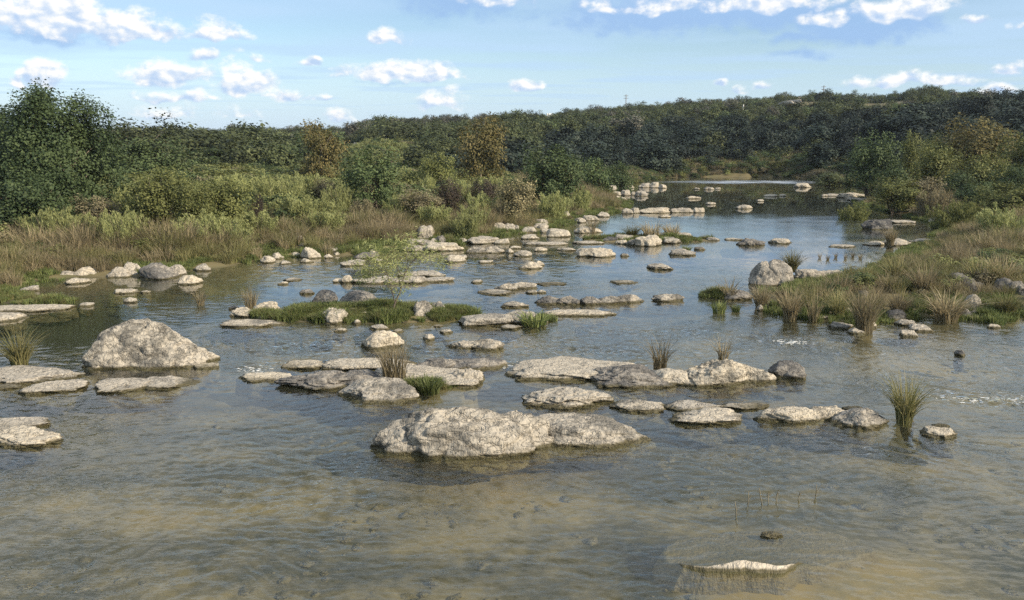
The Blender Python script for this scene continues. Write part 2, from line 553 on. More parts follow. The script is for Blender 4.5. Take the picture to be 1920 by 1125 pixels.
# ------------------------------------------------------------------ rocks
import bmesh
_ico = {}


def ico(sub):
    if sub not in _ico:
        bm = bmesh.new()
        bmesh.ops.create_icosphere(bm, subdivisions=sub, radius=1.0)
        v = np.array([p.co[:] for p in bm.verts])
        f = np.array([[q.index for q in fc.verts] for fc in bm.faces])
        bm.free()
        _ico[sub] = (v / np.linalg.norm(v, axis=1)[:, None], f)
    return _ico[sub]


def rock_material(name, pale, grey, grey_lo, grey_hi, pits, algae=(0.115, 0.098, 0.055), cracks=0.30):
    m, N, out = new_mat(name)
    pos = geo_pos(N)
    sp = N.n('ShaderNodeSeparateXYZ'); N.link(pos, sp.inputs[0])
    oi = N.n('ShaderNodeObjectInfo')
    n_big = N.noise(N.vec('ADD', pos, N.vec('SCALE', oi.outputs['Location'], scale=0.37)), 1.5, 4.0, 0.62)
    n_fine = N.noise(N.vec('MULTIPLY', pos, (1.0, 1.0, 0.6)), 9.0, 4.0, 0.66)
    base = N.mix(N.sstep(n_fine, 0.3, 0.7), pale, tuple(c * 0.76 for c in pale))
    g = N.math('ADD', n_big, N.math('MULTIPLY', N.math('SUBTRACT', n_fine, 0.5), 0.35))
    base = N.mix(N.sstep(g, grey_lo, grey_hi), base, grey)
    base = N.mix(N.sstep(n_fine, 0.37, 0.29, 0.0, pits), base, (0.08, 0.072, 0.06))
    hgt = N.math('ADD', sp.outputs[2], N.math('MULTIPLY', N.math('SUBTRACT', n_fine, 0.5), 0.10))
    vary = N.n('ShaderNodeHueSaturation')
    N.link(N.lin(oi.outputs['Random'], 0, 1, 0.80, 1.08), vary.inputs['Value'])
    N.link(N.lin(oi.outputs['Random'], 0, 1, 0.80, 1.05), vary.inputs['Saturation'])
    N.link(base, vary.inputs['Color'])
    base = vary.outputs[0]
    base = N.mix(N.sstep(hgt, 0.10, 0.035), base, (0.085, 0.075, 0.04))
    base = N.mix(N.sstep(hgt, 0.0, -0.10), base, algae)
    n_cr = N.noise(N.vec('MULTIPLY', pos, (1.0, 1.0, 1.7)), 3.4, 3.0, 0.6, 0.4)
    crack = N.sstep(N.math('ABSOLUTE', N.math('SUBTRACT', n_cr, 0.5)), 0.0, 0.04)
    relief = N.math('ADD', N.math('MULTIPLY', n_fine, 0.8), N.math('MULTIPLY', crack, cracks))
    principled(N, out, base, N.lin(hgt, 0.0, 0.08, 0.45, 0.92), 0.25, bump(N, relief, 1.0, 0.10))
    return m


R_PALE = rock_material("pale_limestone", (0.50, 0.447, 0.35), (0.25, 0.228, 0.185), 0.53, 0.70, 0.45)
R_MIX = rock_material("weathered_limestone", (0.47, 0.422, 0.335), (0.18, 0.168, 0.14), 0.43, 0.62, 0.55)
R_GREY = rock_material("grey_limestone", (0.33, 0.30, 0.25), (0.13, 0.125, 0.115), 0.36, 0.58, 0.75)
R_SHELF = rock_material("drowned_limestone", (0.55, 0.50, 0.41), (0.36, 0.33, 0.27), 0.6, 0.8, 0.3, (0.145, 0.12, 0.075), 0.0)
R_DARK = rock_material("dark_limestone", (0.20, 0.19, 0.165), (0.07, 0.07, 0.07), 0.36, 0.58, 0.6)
MATS = {'p': R_PALE, 'm': R_MIX, 'g': R_GREY, 'd': R_DARK}


def lump(w, b, h, seed, sub, boxy=3.0, facets=13, rough=0.125, flat=0.0, base=0.55, peak=0.0, crease=0.0, cut=0.66):
    """one weathered stone: half width w, half depth b, height h over the water, its foot below it"""
    g = np.random.default_rng(seed)
    v, f = ico(sub)
    r = (np.abs(v) ** boxy).sum(1) ** (-1 / boxy)
    for _ in range(facets):
        k = g.normal(size=3) * (1, 1, 0.8)
        k /= np.linalg.norm(k)
        d = v @ k
        off = g.uniform(cut, 0.98)
        r = np.minimum(r, np.where(d > 1e-3, off / np.maximum(d, 1e-3), 9))
    if flat > 0:
        k = np.array([g.uniform(-.18, .18), g.uniform(-.30, .02), 1.0])
        d = v @ k
        r = np.minimum(r, np.where(d > 1e-3, (1 - flat) / np.maximum(d, 1e-3), 9))
    p = v * r[:, None]
    hi = p[:, 2].max()
    sd = g.uniform(0, 200, 3)
    p[:, :2] *= (1 + 0.34 * fbm(v * 1.35 + sd, 3))[:, None]
    p = p + v * (rough * 1.8 * fbm(p * 2.0 + sd, 5, 0.58))[:, None]
    p = p + v * (rough * 0.95 * (fbm(p * (2.6, 2.6, 6.0) + sd, 4, 0.6, ridged=True) - 0.3))[:, None]
    if crease:
        p = p - v * (crease * np.exp(-((np.abs(perlin(p * 1.6 + sd + 40))) / 0.07) ** 2))[:, None]
    p[:, 0] *= w
    p[:, 1] *= b
    up = p[:, 2] > 0
    taper = 1 - 0.28 * np.clip(p[:, 2] / hi, 0, 1) ** 2 * (1 if flat == 0 else .4)
    p[:, 0] *= taper
    p[:, 1] *= taper
    if peak:
        p[:, 0] += np.where(up, peak * w * np.clip(p[:, 2] / hi, 0, 1), 0)
    p[:, 2] = np.where(up, p[:, 2] / hi * h, p[:, 2] * base)
    lo = p[:, 2] < 0
    p[lo, :2] *= (1 + 0.22 * np.clip(-p[lo, 2], 0, 1))[:, None]
    return p, f


def fit(x0, x1, yt, yb, z=0.0, asp=0.6):
    """real size of a stone whose outline in the photograph is that box, its foot on height z"""
    c = at((x0 + x1) / 2, yb, z)
    d = math.sqrt(c.x ** 2 + c.y ** 2 + (CAM_H - z) ** 2)
    zc = c.y * math.cos(PITCH) + (CAM_H - z) * math.sin(PITCH)
    s = zc / FOC
    dl = math.atan2(CAM_H - z, c.y)
    w = (x1 - x0) * s / 2
    T = max((yb - yt) * s, 0.05)
    b = min(asp * w, 0.42 * T / math.sin(dl))
    h = math.sqrt(max((T - b * math.sin(dl)) ** 2 - (b * math.sin(dl)) ** 2, 1e-4)) / math.cos(dl)
    return Vector((c.x, c.y + b, z)), w, b, h


_rock_n = [0]
ROCKS = []


def rock(name, label, boxes, mat='p', yaw=0.0, group="limestone rocks in the river", cat="rock", z=0.0, sub=None, **kw):
    """boxes: outlines in the photograph of the lumps that make up one stone"""
    _rock_n[0] += 1
    if isinstance(boxes[0], (int, float)):
        boxes = [boxes]
    allv, allf, n0 = [], [], 0
    org = None
    for j, bx in enumerate(boxes):
        opt = dict(kw)
        if len(bx) > 4:
            opt.update(bx[4])
        asp = opt.pop('asp', 0.8)
        if bx[3] < 475:                          # far stones lie low
            bx = (bx[0], bx[1], bx[2] + 0.16 * (bx[3] - bx[2]), bx[3])
            opt['flat'] = max(opt.get('flat', 0), 0.28)
        lz = opt.pop('yaw', yaw)
        c, w, b, h = fit(*bx[:4], z=z, asp=asp)
        if org is None:
            org = c.copy()
        px = bx[1] - bx[0]
        sb = sub or (6 if px > 130 else 5 if px > 40 else 4)
        p, f = lump(w * 1.06, b * 1.05, h, _rock_n[0] * 31 + j, sb, **opt)
        cs, sn = math.cos(math.radians(lz)), math.sin(math.radians(lz))
        p = np.stack([p[:, 0] * cs - p[:, 1] * sn, p[:, 0] * sn + p[:, 1] * cs, p[:, 2]], -1)
        allv.append(p + np.array(c - org)); allf.append(f + n0); n0 += len(p)
    ROCKS.append((org.x, org.y, w))
    me = mesh_np(name, np.concatenate(allv), np.concatenate(allf), MATS[mat])
    o = link(name, me, loc=org)
    return tag(o, label, cat, group)


SL = dict(flat=0.45, boxy=3.2, asp=0.75, facets=9)      # low slab
BO = dict(facets=13, rough=0.10)                        # boulder

# --- the large stones of the foreground
rock("boulder", "largest grey boulder standing alone in the river, undercut along its foot", [
    (148, 366, 600, 690, dict(facets=12, boxy=2.7, rough=0.085, crease=0.10, asp=0.42, peak=-0.04, cut=.84)),
    (148, 225, 655, 692, dict(asp=.7)), (306, 384, 655, 689, dict(asp=.5))], 'm', group="boulders in the river")
rock("rock", "wide craggy rock in the near water, long sloping slab at its right end", [
    (708, 990, 766, 858, dict(facets=10, boxy=2.8, crease=0.12, rough=0.075, asp=.34, cut=.86)), (880, 1055, 772, 842, dict(crease=0.1, asp=.45, rough=.08)),
    (960, 1212, 778, 836, dict(asp=.42, flat=.12, rough=0.07, peak=-.1, cut=.85))], 'm')
rock("flat_rock", "pale slab at the water's edge below the big grey boulder, widest of its row", [(-45, 135, 688, 720)], 'p', yaw=6, **SL)
rock("flat_rock", "low pale slab with rounded ends just in front of the widest left slab", [(22, 141, 714, 739)], 'p', yaw=4, **SL)
rock("flat_rock", "thin pale slab tip touching the left edge beside two slabs", [(-40, 26, 722, 731)], 'p', **SL)
rock("flat_rock", "long cracked pale slab in front of the big grey boulder", [(150, 260, 711, 738, dict(crease=.12)), (215, 345, 706, 731)], 'p', yaw=5, **SL)
rock("flat_rock", "small flat stone against the right foot of the big grey boulder", [(358, 403, 682, 693)], 'p', **SL)
rock("flat_rock", "upper pale slab of the pair cut by the left edge in the near water", [(-70, 92, 783, 806)], 'p', **SL)
rock("rock", "lower craggy slab of the pair cut by the left edge in the near water", [(-70, 98, 800, 838)], 'p', flat=.3, crease=.12, asp=.7)
rock("flat_rock", "flat pale slab pointing left of the tufted rock cluster, nearer one", [(438, 545, 699, 718)], 'p', **SL)
rock("flat_rock", "flat pale slab behind the grey rock at the tufted cluster's left", [(527, 603, 677, 692)], 'p', **SL)
rock("rock", "dark grey ribbed rock at the left end of the tufted cluster", [(518, 700, 690, 732, dict(crease=.14, asp=.6)), (620, 710, 694, 726)], 'g', rough=.12)
rock("rock", "pale domed rock in front of the tall tuft of dry reeds", [(634, 790, 709, 755)], 'm', rough=.10, asp=.6)
rock("flat_rock", "pale slab behind the tall tuft of dry reeds, left half", [(610, 790, 671, 696)], 'p', **SL)
rock("rock", "long grey smooth slab at the back right of the tufted cluster", [(775, 860, 672, 694), (830, 945, 672, 693)], 'g', flat=.3, asp=.5)
rock("flat_rock", "pale shelf under the tall tuft of dry reeds", [(690, 905, 688, 716, dict(asp=.9)), (850, 908, 692, 718), (790, 900, 700, 728, dict(flat=.2))], 'p', **SL)
rock("rock", "broad pale slab with a dark hollow under its left end", [(970, 1200, 671, 716)], 'p', flat=.35, boxy=3, asp=.6, rough=.1)
rock("rock", "grey pitted rock overlapping the broad pale slab", [(1092, 1255, 682, 726)], 'g', rough=.12, crease=.1, asp=.6)
rock("rock", "pale wedge of rock between the grey pitted rock and the humped rock", [(1228, 1305, 690, 723)], 'p', rough=.1)
rock("rock", "humped rock with a craggy right flank in the middle row", [(1285, 1420, 670, 725, dict(crease=.12)), (1360, 1455, 682, 718, dict(crease=.18, rough=.14))], 'm', asp=.6)
rock("rock", "blocky grey rock at the right end of the middle row", [(1448, 1527, 676, 710)], 'g', boxy=3.2, rough=.09)
rock("rock", "tilted pale rock with a dark cleft left of centre, below the broad slab", [(995, 1145, 725, 766)], 'p', flat=.2, crease=.12, yaw=8)
rock("rock", "knobbly pale rock just behind the wide craggy rock's right end", [(1144, 1246, 747, 776)], 'm', rough=.13)
rock("flat_rock", "low rock with a grey crest, back one of two beside the knobbly rock", [(1256, 1356, 750, 773)], 'm', flat=.1, asp=.6)
rock("flat_rock", "pale pointed slab, front one of two beside the knobbly rock", [(1265, 1403, 767, 797)], 'p', flat=.15, asp=.6, yaw=5)
rock("flat_rock", "thin half sunk sliver of rock behind the pointed slab", [(1360, 1442, 755, 768)], 'p', **SL)
rock("rock", "long loaf shaped ledge with a dark left nose beside the round rock", [(1434, 1545, 765, 793), (1510, 1590, 762, 788)], 'p', flat=.3, boxy=3.2, asp=.4, crease=.08)
rock("boulder", "round pitted rock standing beside the reed tuft in the near right water", [(1572, 1672, 765, 804)], 'm', rough=.12, asp=.65)
rock("flat_rock", "small pale slab awash right of the reed tuft", [(1740, 1812, 800, 822)], 'p', flat=.3)
rock("stone", "sliver of stone behind the small slab right of the reed tuft", [(1755, 1786, 794, 802)], 'p', flat=.3)
rock("stone", "tiny stone at the foot of the near right reed tuft", [(1695, 1716, 784, 792)], 'p')
rock("flat_rock", "thin stone showing above the loaf shaped ledge", [(1585, 1625, 762, 770)], 'p', **SL)
rock("stone", "pale stone peeping over the wide craggy rock's left shoulder", [(750, 795, 782, 802)], 'p', flat=.3)
rock("boulder", "pale pointed boulder behind the tall tuft of dry reeds", [(676, 746, 621, 654)], 'p', peak=.22, asp=.6)
rock("rock", "low lumpy rock right of the pale pointed boulder", [(836, 900, 640, 655, dict(flat=.3)), (880, 945, 636, 657)], 'm', asp=.6, crease=.1)
rock("stone", "small rounded stone between the pointed boulder and the lumpy rock", [(791, 815, 626, 638)], 'p')
rock("stone", "flat stone in the riffle above the lumpy rock", [(823, 849, 618, 626)], 'p', flat=.3)
rock("stone", "tiny flat stone in the riffle, above and left of the lumpy rock", [(813, 831, 609, 614)], 'p', flat=.3)

# --- left side
LB = "rocks along the left bank"
rock("flat_rock", "long white slab at the left edge with green grass behind it", [(-50, 75, 572, 586), (40, 123, 570, 584)], 'p', **SL)
rock("flat_rock", "short white slab at the left edge below the long white one", [(-40, 27, 588, 604)], 'p', **SL)
rock("stone", "rounded white stone alone off the end of the long white slab", [(143, 171, 566, 575)], 'p')
rock("stone", "white stone alone in dark water above the big grey boulder", [(229, 254, 558, 568)], 'p')
rock("flat_rock", "flat white slab in dark water below the left bank boulders", [(203, 251, 542, 552)], 'p', **SL)
rock("stone", "tiny white stone beside the flat slab in dark water", [(261, 279, 545, 550)], 'p', flat=.3)
rock("boulder", "white rounded boulder standing off the left bank's largest boulder", [(326, 372, 516, 534)], 'p', asp=.7)
rock("boulder", "largest smooth grey boulder on the left bank's waterline", [(249, 321, 492, 524)], 'g', group=LB, boxy=3, rough=.06)
rock("boulder", "squarish white boulder left of the left bank's largest boulder", [(190, 234, 501, 521)], 'p', group=LB, boxy=3)
rock("rock", "pale rock leaning between the squarish white boulder and the largest one", [(224, 258, 492, 518)], 'p', group=LB)
rock("boulder", "white boulder at the right shoulder of the left bank's largest boulder", [(314, 344, 497, 517)], 'p', group=LB)
rock("rock", "white rock at the grass edge, right of the left bank boulders", [(363, 393, 495, 509)], 'p', group=LB)
rock("boulder", "domed white boulder two places left of the largest bank boulder", [(136, 181, 500, 519)], 'p', group=LB)
rock("rock", "low white rock at the left end of the bank boulders", [(99, 133, 508, 521)], 'p', group=LB)
rock("flat_rock", "white slab lying in still water below the domed bank boulder", [(113, 157, 523, 533)], 'p', **SL)
rock("flat_rock", "white slab near the left edge, farther into the still water", [(33, 69, 535, 547)], 'p', **SL)
rock("stone", "small white stone at the water's edge near the far left grass", [(49, 65, 517, 525)], 'p', group=LB)
rock("stone", "white stone half hidden in the far left grass", [(20, 45, 510, 521)], 'p', group=LB)
rock("rock", "dark grey rock in the grass behind the left bank boulders", [(206, 247, 479, 493)], 'd', group=LB, z=.25, flat=.2)
rock("rock", "white rock at the bank, leftmost of the row under the feathery shrubs", [(484, 512, 480, 493)], 'p', group=LB, boxy=3)
rock("rock", "pale rock second from the left under the feathery shrubs", [(504, 530, 474, 486)], 'p', group=LB)
rock("stone", "flat white stone in water below the row under the feathery shrubs", [(519, 543, 489, 496)], 'p', flat=.3)
rock("stone", "small white stone left of the blocky white boulder", [(543, 561, 473, 482)], 'p', group=LB)
rock("boulder", "blocky white boulder, tallest of the row under the feathery shrubs", [(561, 598, 463, 485)], 'p', group=LB, boxy=3.2)
rock("stone", "white stone in the water right below the blocky white boulder", [(558, 583, 485, 493)], 'p')
rock("flat_rock", "pale slab on the bank right of the blocky white boulder", [(602, 637, 460, 473)], 'p', group=LB, z=.1, flat=.3)
rock("stone", "white stone in the bank grass below the pale slab, left one", [(606, 623, 477, 485)], 'p', group=LB)
rock("stone", "white stone in the bank grass below the pale slab, right one", [(623, 638, 472, 480)], 'p', group=LB)
rock("rock", "grey rock behind the blocky white boulder", [(548, 584, 453, 466)], 'g', group=LB, z=.2, flat=.2)
rock("rock", "tan rock deep in the brown grass above the blocky white boulder", [(538, 574, 440, 456)], 'm', group=LB, z=.4, flat=.2)
rock("flat_rock", "grey slab at the bank left of the willow sapling's crown", [(662, 707, 473, 486)], 'g', group=LB, flat=.3)
rock("flat_rock", "long white slab in the water off the grey bank slab", [(634, 679, 488, 499)], 'p', **SL)
rock("stone", "small stone touching the grey bank slab's lower side", [(664, 679, 486, 492)], 'p', flat=.3)
rock("stone", "small flat stone in water under the sapling's crown", [(699, 717, 485, 491)], 'p', flat=.3)
rock("rock", "pale rock at the grey bank slab's right end", [(689, 705, 469, 483)], 'p', group=LB)
rock("flat_rock", "pale ledge block on the bank above the big pale slab", [(755, 808, 445, 459)], 'p', group=LB, flat=.3, boxy=3.4, z=.12)
rock("flat_rock", "big pale sloping slab on the bank beside the sapling's crown", [(793, 860, 452, 472)], 'p', group=LB, flat=.15)
rock("rock", "broken pale rock left of the big sloping bank slab", [(754, 803, 457, 472)], 'm', group=LB, crease=.15)
rock("stone", "round white stone under the tan boulder in the grass", [(806, 822, 445, 456)], 'p', group=LB, z=.1)
rock("rock", "grey angular rock on the bank under the tan boulder", [(818, 835, 440, 456)], 'g', group=LB, z=.1)
rock("boulder", "tan domed boulder half buried in tall brown grass", [(776, 812, 420, 441)], 'm', group=LB, z=.55)
rock("rock", "white humped rock on the bank, largest left of the stacked slabs", [(878, 934, 441, 458)], 'p', group=LB, flat=.1)
rock("flat_rock", "pale slab left of the white humped bank rock", [(858, 882, 445, 456)], 'p', group=LB, flat=.3)
rock("flat_rock", "white slab right of the white humped bank rock", [(928, 958, 446, 458)], 'p', group=LB, flat=.3)
rock("rock", "long knobbly ledge in the water below the white humped bank rock", [(875, 915, 464, 475), (900, 950, 462, 475)], 'm', crease=.12, asp=.5)
rock("boulder", "white boulder in the water left of the knobbly ledge", [(831, 870, 478, 492)], 'p', asp=.65)
rock("stone", "flat stone behind the white boulder off the knobbly ledge", [(857, 875, 478, 486)], 'p', flat=.3)
rock("flat_rock", "thin flat stone awash below the knobbly ledge", [(893, 924, 488, 494)], 'p', **SL)

# --- slack water left of centre
rock("flat_rock", "thin dark slab awash above the two grey island domes, upper one", [(525, 562, 521, 528)], 'm', **SL)
rock("stone", "small white stone under the thin dark slab", [(521, 538, 528, 534)], 'p', flat=.3)
rock("rock", "low grey stone in slack water above the left island dome", [(560, 587, 542, 552)], 'g', flat=.2)
rock("flat_rock", "pointed white stone end of the long ledge behind the sapling", [(623, 647, 522, 530)], 'p', **SL)
rock("rock", "upright white block on the long ledge behind the sapling", [(638, 662, 516, 531)], 'p', boxy=3)
rock("flat_rock", "left half of the long white ledge behind the sapling", [(658, 738, 519, 532)], 'p', flat=.4, boxy=3.4, asp=.4)
rock("rock", "grey lump joining the halves of the long white ledge", [(720, 750, 519, 532)], 'g')
rock("flat_rock", "right half of the long white ledge behind the sapling", [(735, 800, 519, 532), (780, 852, 520, 529)], 'p', flat=.4, boxy=3.4, asp=.4)
rock("flat_rock", "white slab lying parallel behind the long ledge's right half", [(748, 825, 508, 520)], 'p', flat=.4, boxy=3.2, asp=.4)
rock("stone", "small stone in slack water right of the long white ledge", [(881, 906, 524, 531)], 'p', flat=.2)
IS = "rocks on the grassy islet"
rock("boulder", "grey dome on the islet's back edge, left of two", [(582, 628, 543, 570)], 'g', group=IS, rough=.05, facets=5)
rock("boulder", "grey dome on the islet's back edge, right of two", [(635, 699, 545, 576)], 'g', group=IS, rough=.06, facets=6)
rock("rock", "white craggy rock at the islet's front, left of the smaller one", [(598, 650, 579, 607)], 'p', group=IS, rough=.12)
rock("rock", "smaller white rock in islet grass beside the craggy front rock", [(644, 672, 577, 594)], 'p', group=IS)
rock("boulder", "blocky white rock at the islet's right end", [(768, 815, 565, 598), (805, 842, 566, 590)], 'm', group=IS, boxy=3, rough=.1)
rock("flat_rock", "pale ledge under the small dry tuft left of the islet", [(428, 480, 577, 595), (470, 525, 567, 590)], 'p', flat=.3, asp=.6, rough=.1)
rock("flat_rock", "long flat rock below the ledge with the small dry tuft", [(417, 517, 599, 614)], 'm', **SL)
rock("stone", "white stone at the islet's left tip", [(527, 549, 586, 594)], 'p', group=IS, flat=.2)
rock("stone", "white stone buried in grass under the sapling's trunk", [(714, 748, 570, 583)], 'p', group=IS, z=.12)
rock("stone", "small white stone under the craggy islet rock", [(603, 634, 598, 607)], 'p', group=IS, flat=.2)
rock("stone", "small grey stone at the islet's front middle", [(659, 675, 599, 608)], 'm', group=IS)
rock("flat_rock", "pale flat rock in the water off the islet's front", [(688, 727, 609, 620)], 'p', flat=.2)
rock("stone", "small flat stone right of the flat rock off the islet", [(734, 754, 617, 624)], 'p', flat=.3)
rock("stone", "small flat stone left of the flat rock off the islet", [(624, 647, 616, 623)], 'p', flat=.3)
rock("stone", "tiny stone between the dry tuft's ledge and the islet", [(482, 504, 593, 599)], 'p', flat=.3)
rock("stone", "dark small stone at the left end of the dry tuft's ledge", [(428, 446, 574, 581)], 'd', flat=.2)

# --- centre
rock("rock", "long pale ledge with grass on its right half, mid river", [(860, 965, 588, 612, dict(flat=.15)), (930, 1020, 583, 607, dict(flat=.2))], 'p', asp=.55, yaw=4, rough=.09)
rock("flat_rock", "thin pale tail trailing right from the grassy ledge", [(1005, 1142, 582, 594)], 'p', flat=.4, boxy=2.6, asp=.3, yaw=3)
rock("rock", "grey cracked ledge of blocks mid river, left of the smoother one", [(1008, 1058, 555, 571), (1045, 1095, 555, 572), (1085, 1126, 556, 571)], 'g', boxy=3, asp=.55, crease=.12)
rock("rock", "smoother pale grey ledge right of the cracked grey one", [(1122, 1170, 554, 570), (1155, 1209, 553, 568)], 'm', boxy=3, asp=.5)
rock("rock", "low oval rock alone right of the two grey ledges", [(1227, 1283, 552, 566)], 'm', flat=.15, asp=.6)
rock("rock", "low grey rock left of the cracked grey ledge", [(943, 990, 566, 578)], 'm', flat=.15)
rock("flat_rock", "flat mossy slab below the knobbly pale ledge, mid river", [(899, 966, 543, 553)], 'm', **SL)
rock("rock", "knobbly pale ledge above the flat mossy slab, mid river", [(929, 970, 531, 545), (955, 1006, 529, 542)], 'm', crease=.1, asp=.5)
rock("flat_rock", "thin sliver of rock running right of the knobbly pale ledge", [(998, 1062, 529, 535)], 'p', **SL)
rock("stone", "small stone right of the flat mossy slab, left of two", [(988, 1009, 544, 551)], 'm', flat=.2)
rock("stone", "small stone right of the flat mossy slab, right of two", [(1007, 1024, 544, 550)], 'm', flat=.2)
rock("stone", "flat stone in the water below the grassy ledge", [(940, 977, 609, 618)], 'p', flat=.2)
rock("stone", "small white stone at the grassy ledge's front, left of two", [(978, 997, 600, 607)], 'p', flat=.2)
rock("stone", "small white stone at the grassy ledge's front, right of two", [(1009, 1027, 599, 607)], 'p', flat=.2)
rock("boulder", "white boulder with a flake behind it, alone in mid river", [(972, 1012, 491, 505), (998, 1021, 489, 499)], 'p', asp=.65)
rock("rock", "loaf shaped tan rock alone right of mid river", [(1220, 1269, 495, 506)], 'm', boxy=2.8, flat=.2)
rock("rock", "large white block with a steep left face off the far islet", [(1090, 1160, 465, 483)], 'p', boxy=3.4, flat=.2, asp=.6, peak=-.08)
rock("stone", "tiny stone right of the large white block", [(1164, 1179, 475, 481)], 'm', flat=.2)
rock("rock", "oval rock with weeds on top, right of the far islet's front", [(1261, 1310, 467, 479)], 'm', flat=.2)
rock("stone", "small stone behind the oval weedy rock", [(1304, 1325, 462, 469)], 'm', flat=.2)
rock("flat_rock", "thin slab awash in mid river between tan loaf and ledges", [(1147, 1197, 526, 533)], 'm', **SL)
rock("rock", "craggy white rock in still water below the long thin shelf", [(965, 998, 470, 482)], 'p', rough=.13)
rock("stone", "white stone in still water under the long thin shelf, middle one", [(1002, 1028, 462, 472)], 'p', flat=.1)
rock("stone", "thin white stone in still water under the long thin shelf, right one", [(1044, 1079, 463, 471)], 'p', flat=.3)
rock("stone", "small stone at the knobbly ledge's right end", [(949, 964, 466, 475)], 'p')
rock("stone", "small flat stone above the craggy white rock in still water", [(956, 978, 460, 467)], 'p', flat=.2)
FI = "rocks of the far islet"
rock("rock", "dark wet rock at the far islet's left tip", [(1130, 1166, 442, 453)], 'd', group=FI, flat=.1)
rock("boulder", "white boulder next to the dark tip of the far islet", [(1154, 1192, 437, 452)], 'p', group=FI)
rock("rock", "low white rock in front of the far islet's left boulder", [(1153, 1182, 448, 458)], 'p', group=FI)
rock("rock", "round grey rock left of the far islet's largest stone", [(1177, 1202, 447, 460)], 'm', group=FI)
rock("boulder", "largest white stone at the front of the far islet", [(1195, 1245, 436, 462)], 'p', group=FI)
rock("rock", "low wide rock right of the far islet's largest stone", [(1239, 1284, 443, 457)], 'm', group=FI)
rock("rock", "white slab at the far islet's right end", [(1257, 1298, 434, 447)], 'p', group=FI, flat=.1)
rock("stone", "white stone standing up behind the far islet's largest stone", [(1239, 1257, 433, 445)], 'p', group=FI)
rock("stone", "grey rock in the reeds behind the far islet's largest stone", [(1189, 1216, 438, 449)], 'm', group=FI)
rock("rock", "white slab on the left bank above the round boulder, lower of two stacked", [(998, 1028, 417, 429)], 'p', group=LB, z=.05, flat=.2)
rock("rock", "white slab on the left bank above the round boulder, upper of two stacked", [(1003, 1031, 409, 420)], 'p', group=LB, z=.22, flat=.2, base=.2)
rock("rock", "white slab left below the stacked slabs", [(976, 1005, 423, 437)], 'p', group=LB, flat=.2)
rock("boulder", "round tan boulder standing in still water off the stacked slabs", [(1026, 1068, 426, 445)], 'p', boxy=3, facets=5, rough=.05)
rock("rock", "white slab rock with a low right end near the round tan boulder", [(1077, 1112, 422, 438), (1095, 1130, 427, 437)], 'p', flat=.1)
rock("stone", "pale stone between stacked slabs and the round tan boulder", [(1010, 1032, 427, 437)], 'p', group=LB)
rock("rock", "low white rock left of the round tan boulder, at water", [(978, 1010, 438, 449)], 'p', flat=.2)
rock("rock", "upright white rock at the left of the bank pile under the shrub", [(924, 946, 415, 433)], 'p', group=LB, z=.15)
rock("rock", "pale rock in the middle of the bank pile under the shrub", [(940, 966, 417, 433)], 'p', group=LB, z=.12)
rock("stone", "white stone perched at the bank pile's back", [(944, 958, 410, 421)], 'p', group=LB, z=.3)
rock("stone", "grey stone at the right of the bank pile under the shrub", [(957, 975, 420, 433)], 'm', group=LB, z=.1)
rock("flat_rock", "long thin white shelf lying in still water, left half", [(985, 1074, 452, 461)], 'p', flat=.5, boxy=3, asp=.3)
rock("flat_rock", "long thin white shelf lying in still water, right half", [(1070, 1132, 451, 458)], 'p', flat=.5, boxy=3, asp=.3)
rock("rock", "white rock on the green shore below the dome tree, larger one", [(1094, 1127, 402, 414)], 'p', group=LB, flat=.15)
rock("stone", "white stone on the green shore below the dome tree, left one", [(1078, 1100, 407, 418)], 'p', group=LB, flat=.15)
rock("stone", "round stone on the green shore below the dome tree, right one", [(1119, 1142, 396, 407)], 'p', group=LB)
rock("stone", "white stone leaning in the grass below the dome tree", [(1053, 1070, 395, 405)], 'p', group=LB, z=.25)
rock("rock", "white boulder pair at the left root of the far white bar", [(1166, 1186, 389, 401), (1180, 1201, 388, 400)], 'p')
rock("flat_rock", "longest block of the white bar across the far pool", [(1200, 1262, 387, 400)], 'p', flat=.3, boxy=3, asp=.4)
rock("flat_rock", "middle block of the white bar across the far pool", [(1256, 1302, 388, 399)], 'p', flat=.3, boxy=3, asp=.4)
rock("flat_rock", "end block of the white bar across the far pool", [(1296, 1323, 388, 399)], 'p', boxy=2.6, asp=.5)
rock("flat_rock", "thin flat stone in water before the far white bar", [(1236, 1262, 403, 408)], 'p', flat=.3)
FS = "white stones on the far left shore"
for bx, lb in [((1196, 1224, 342, 352), "wide white stone at the far left shore's tip, left of the tip's three"), ((1217, 1239, 340, 352), "tallest white stone at the far left shore's tip, middle of the tip's three"),
               ((1236, 1253, 344, 353), "white stone at the very tip of the far left shore, out in the water"), ((1139, 1157, 346, 357), "white stone under the far grass, leftmost of the far shore's back row"),
               ((1171, 1189, 346, 353), "low white stone in the middle of the far shore's back row"), ((1142, 1165, 357, 367), "wide white stone, leftmost of the far shore's front row"),
               ((1164, 1182, 355, 367), "upright white stone, second from the left in the far shore's front row"), ((1191, 1218, 356, 368), "long slanting white stone, rightmost of the far shore's front row"),
               ((1183, 1192, 358, 366), "tiny white stone between upright and slanting stones on the far shore"), ((1164, 1177, 369, 377), "round stone in shallow water below the far shore's front row"),
               ((1153, 1164, 366, 374), "small stone touching the grass below the far shore's front row"), ((1127, 1139, 369, 377), "pale stone in the brown grass left of the far shore's rows")]:
    rock("stone", lb, [bx], 'p', group=FS, boxy=2.8)
FP = "stones in the far pool"
rock("rock", "widest oval stone alone in the middle of the dark far pool", [(1382, 1412, 383, 392)], 'p', group=FP, asp=.5)
rock("stone", "flat stone in the far pool, left of the widest oval one", [(1327, 1346, 378, 384)], 'p', group=FP, flat=.3)
rock("stone", "flat stone in the far pool above the white bar", [(1289, 1313, 367, 373)], 'p', group=FP, flat=.3)
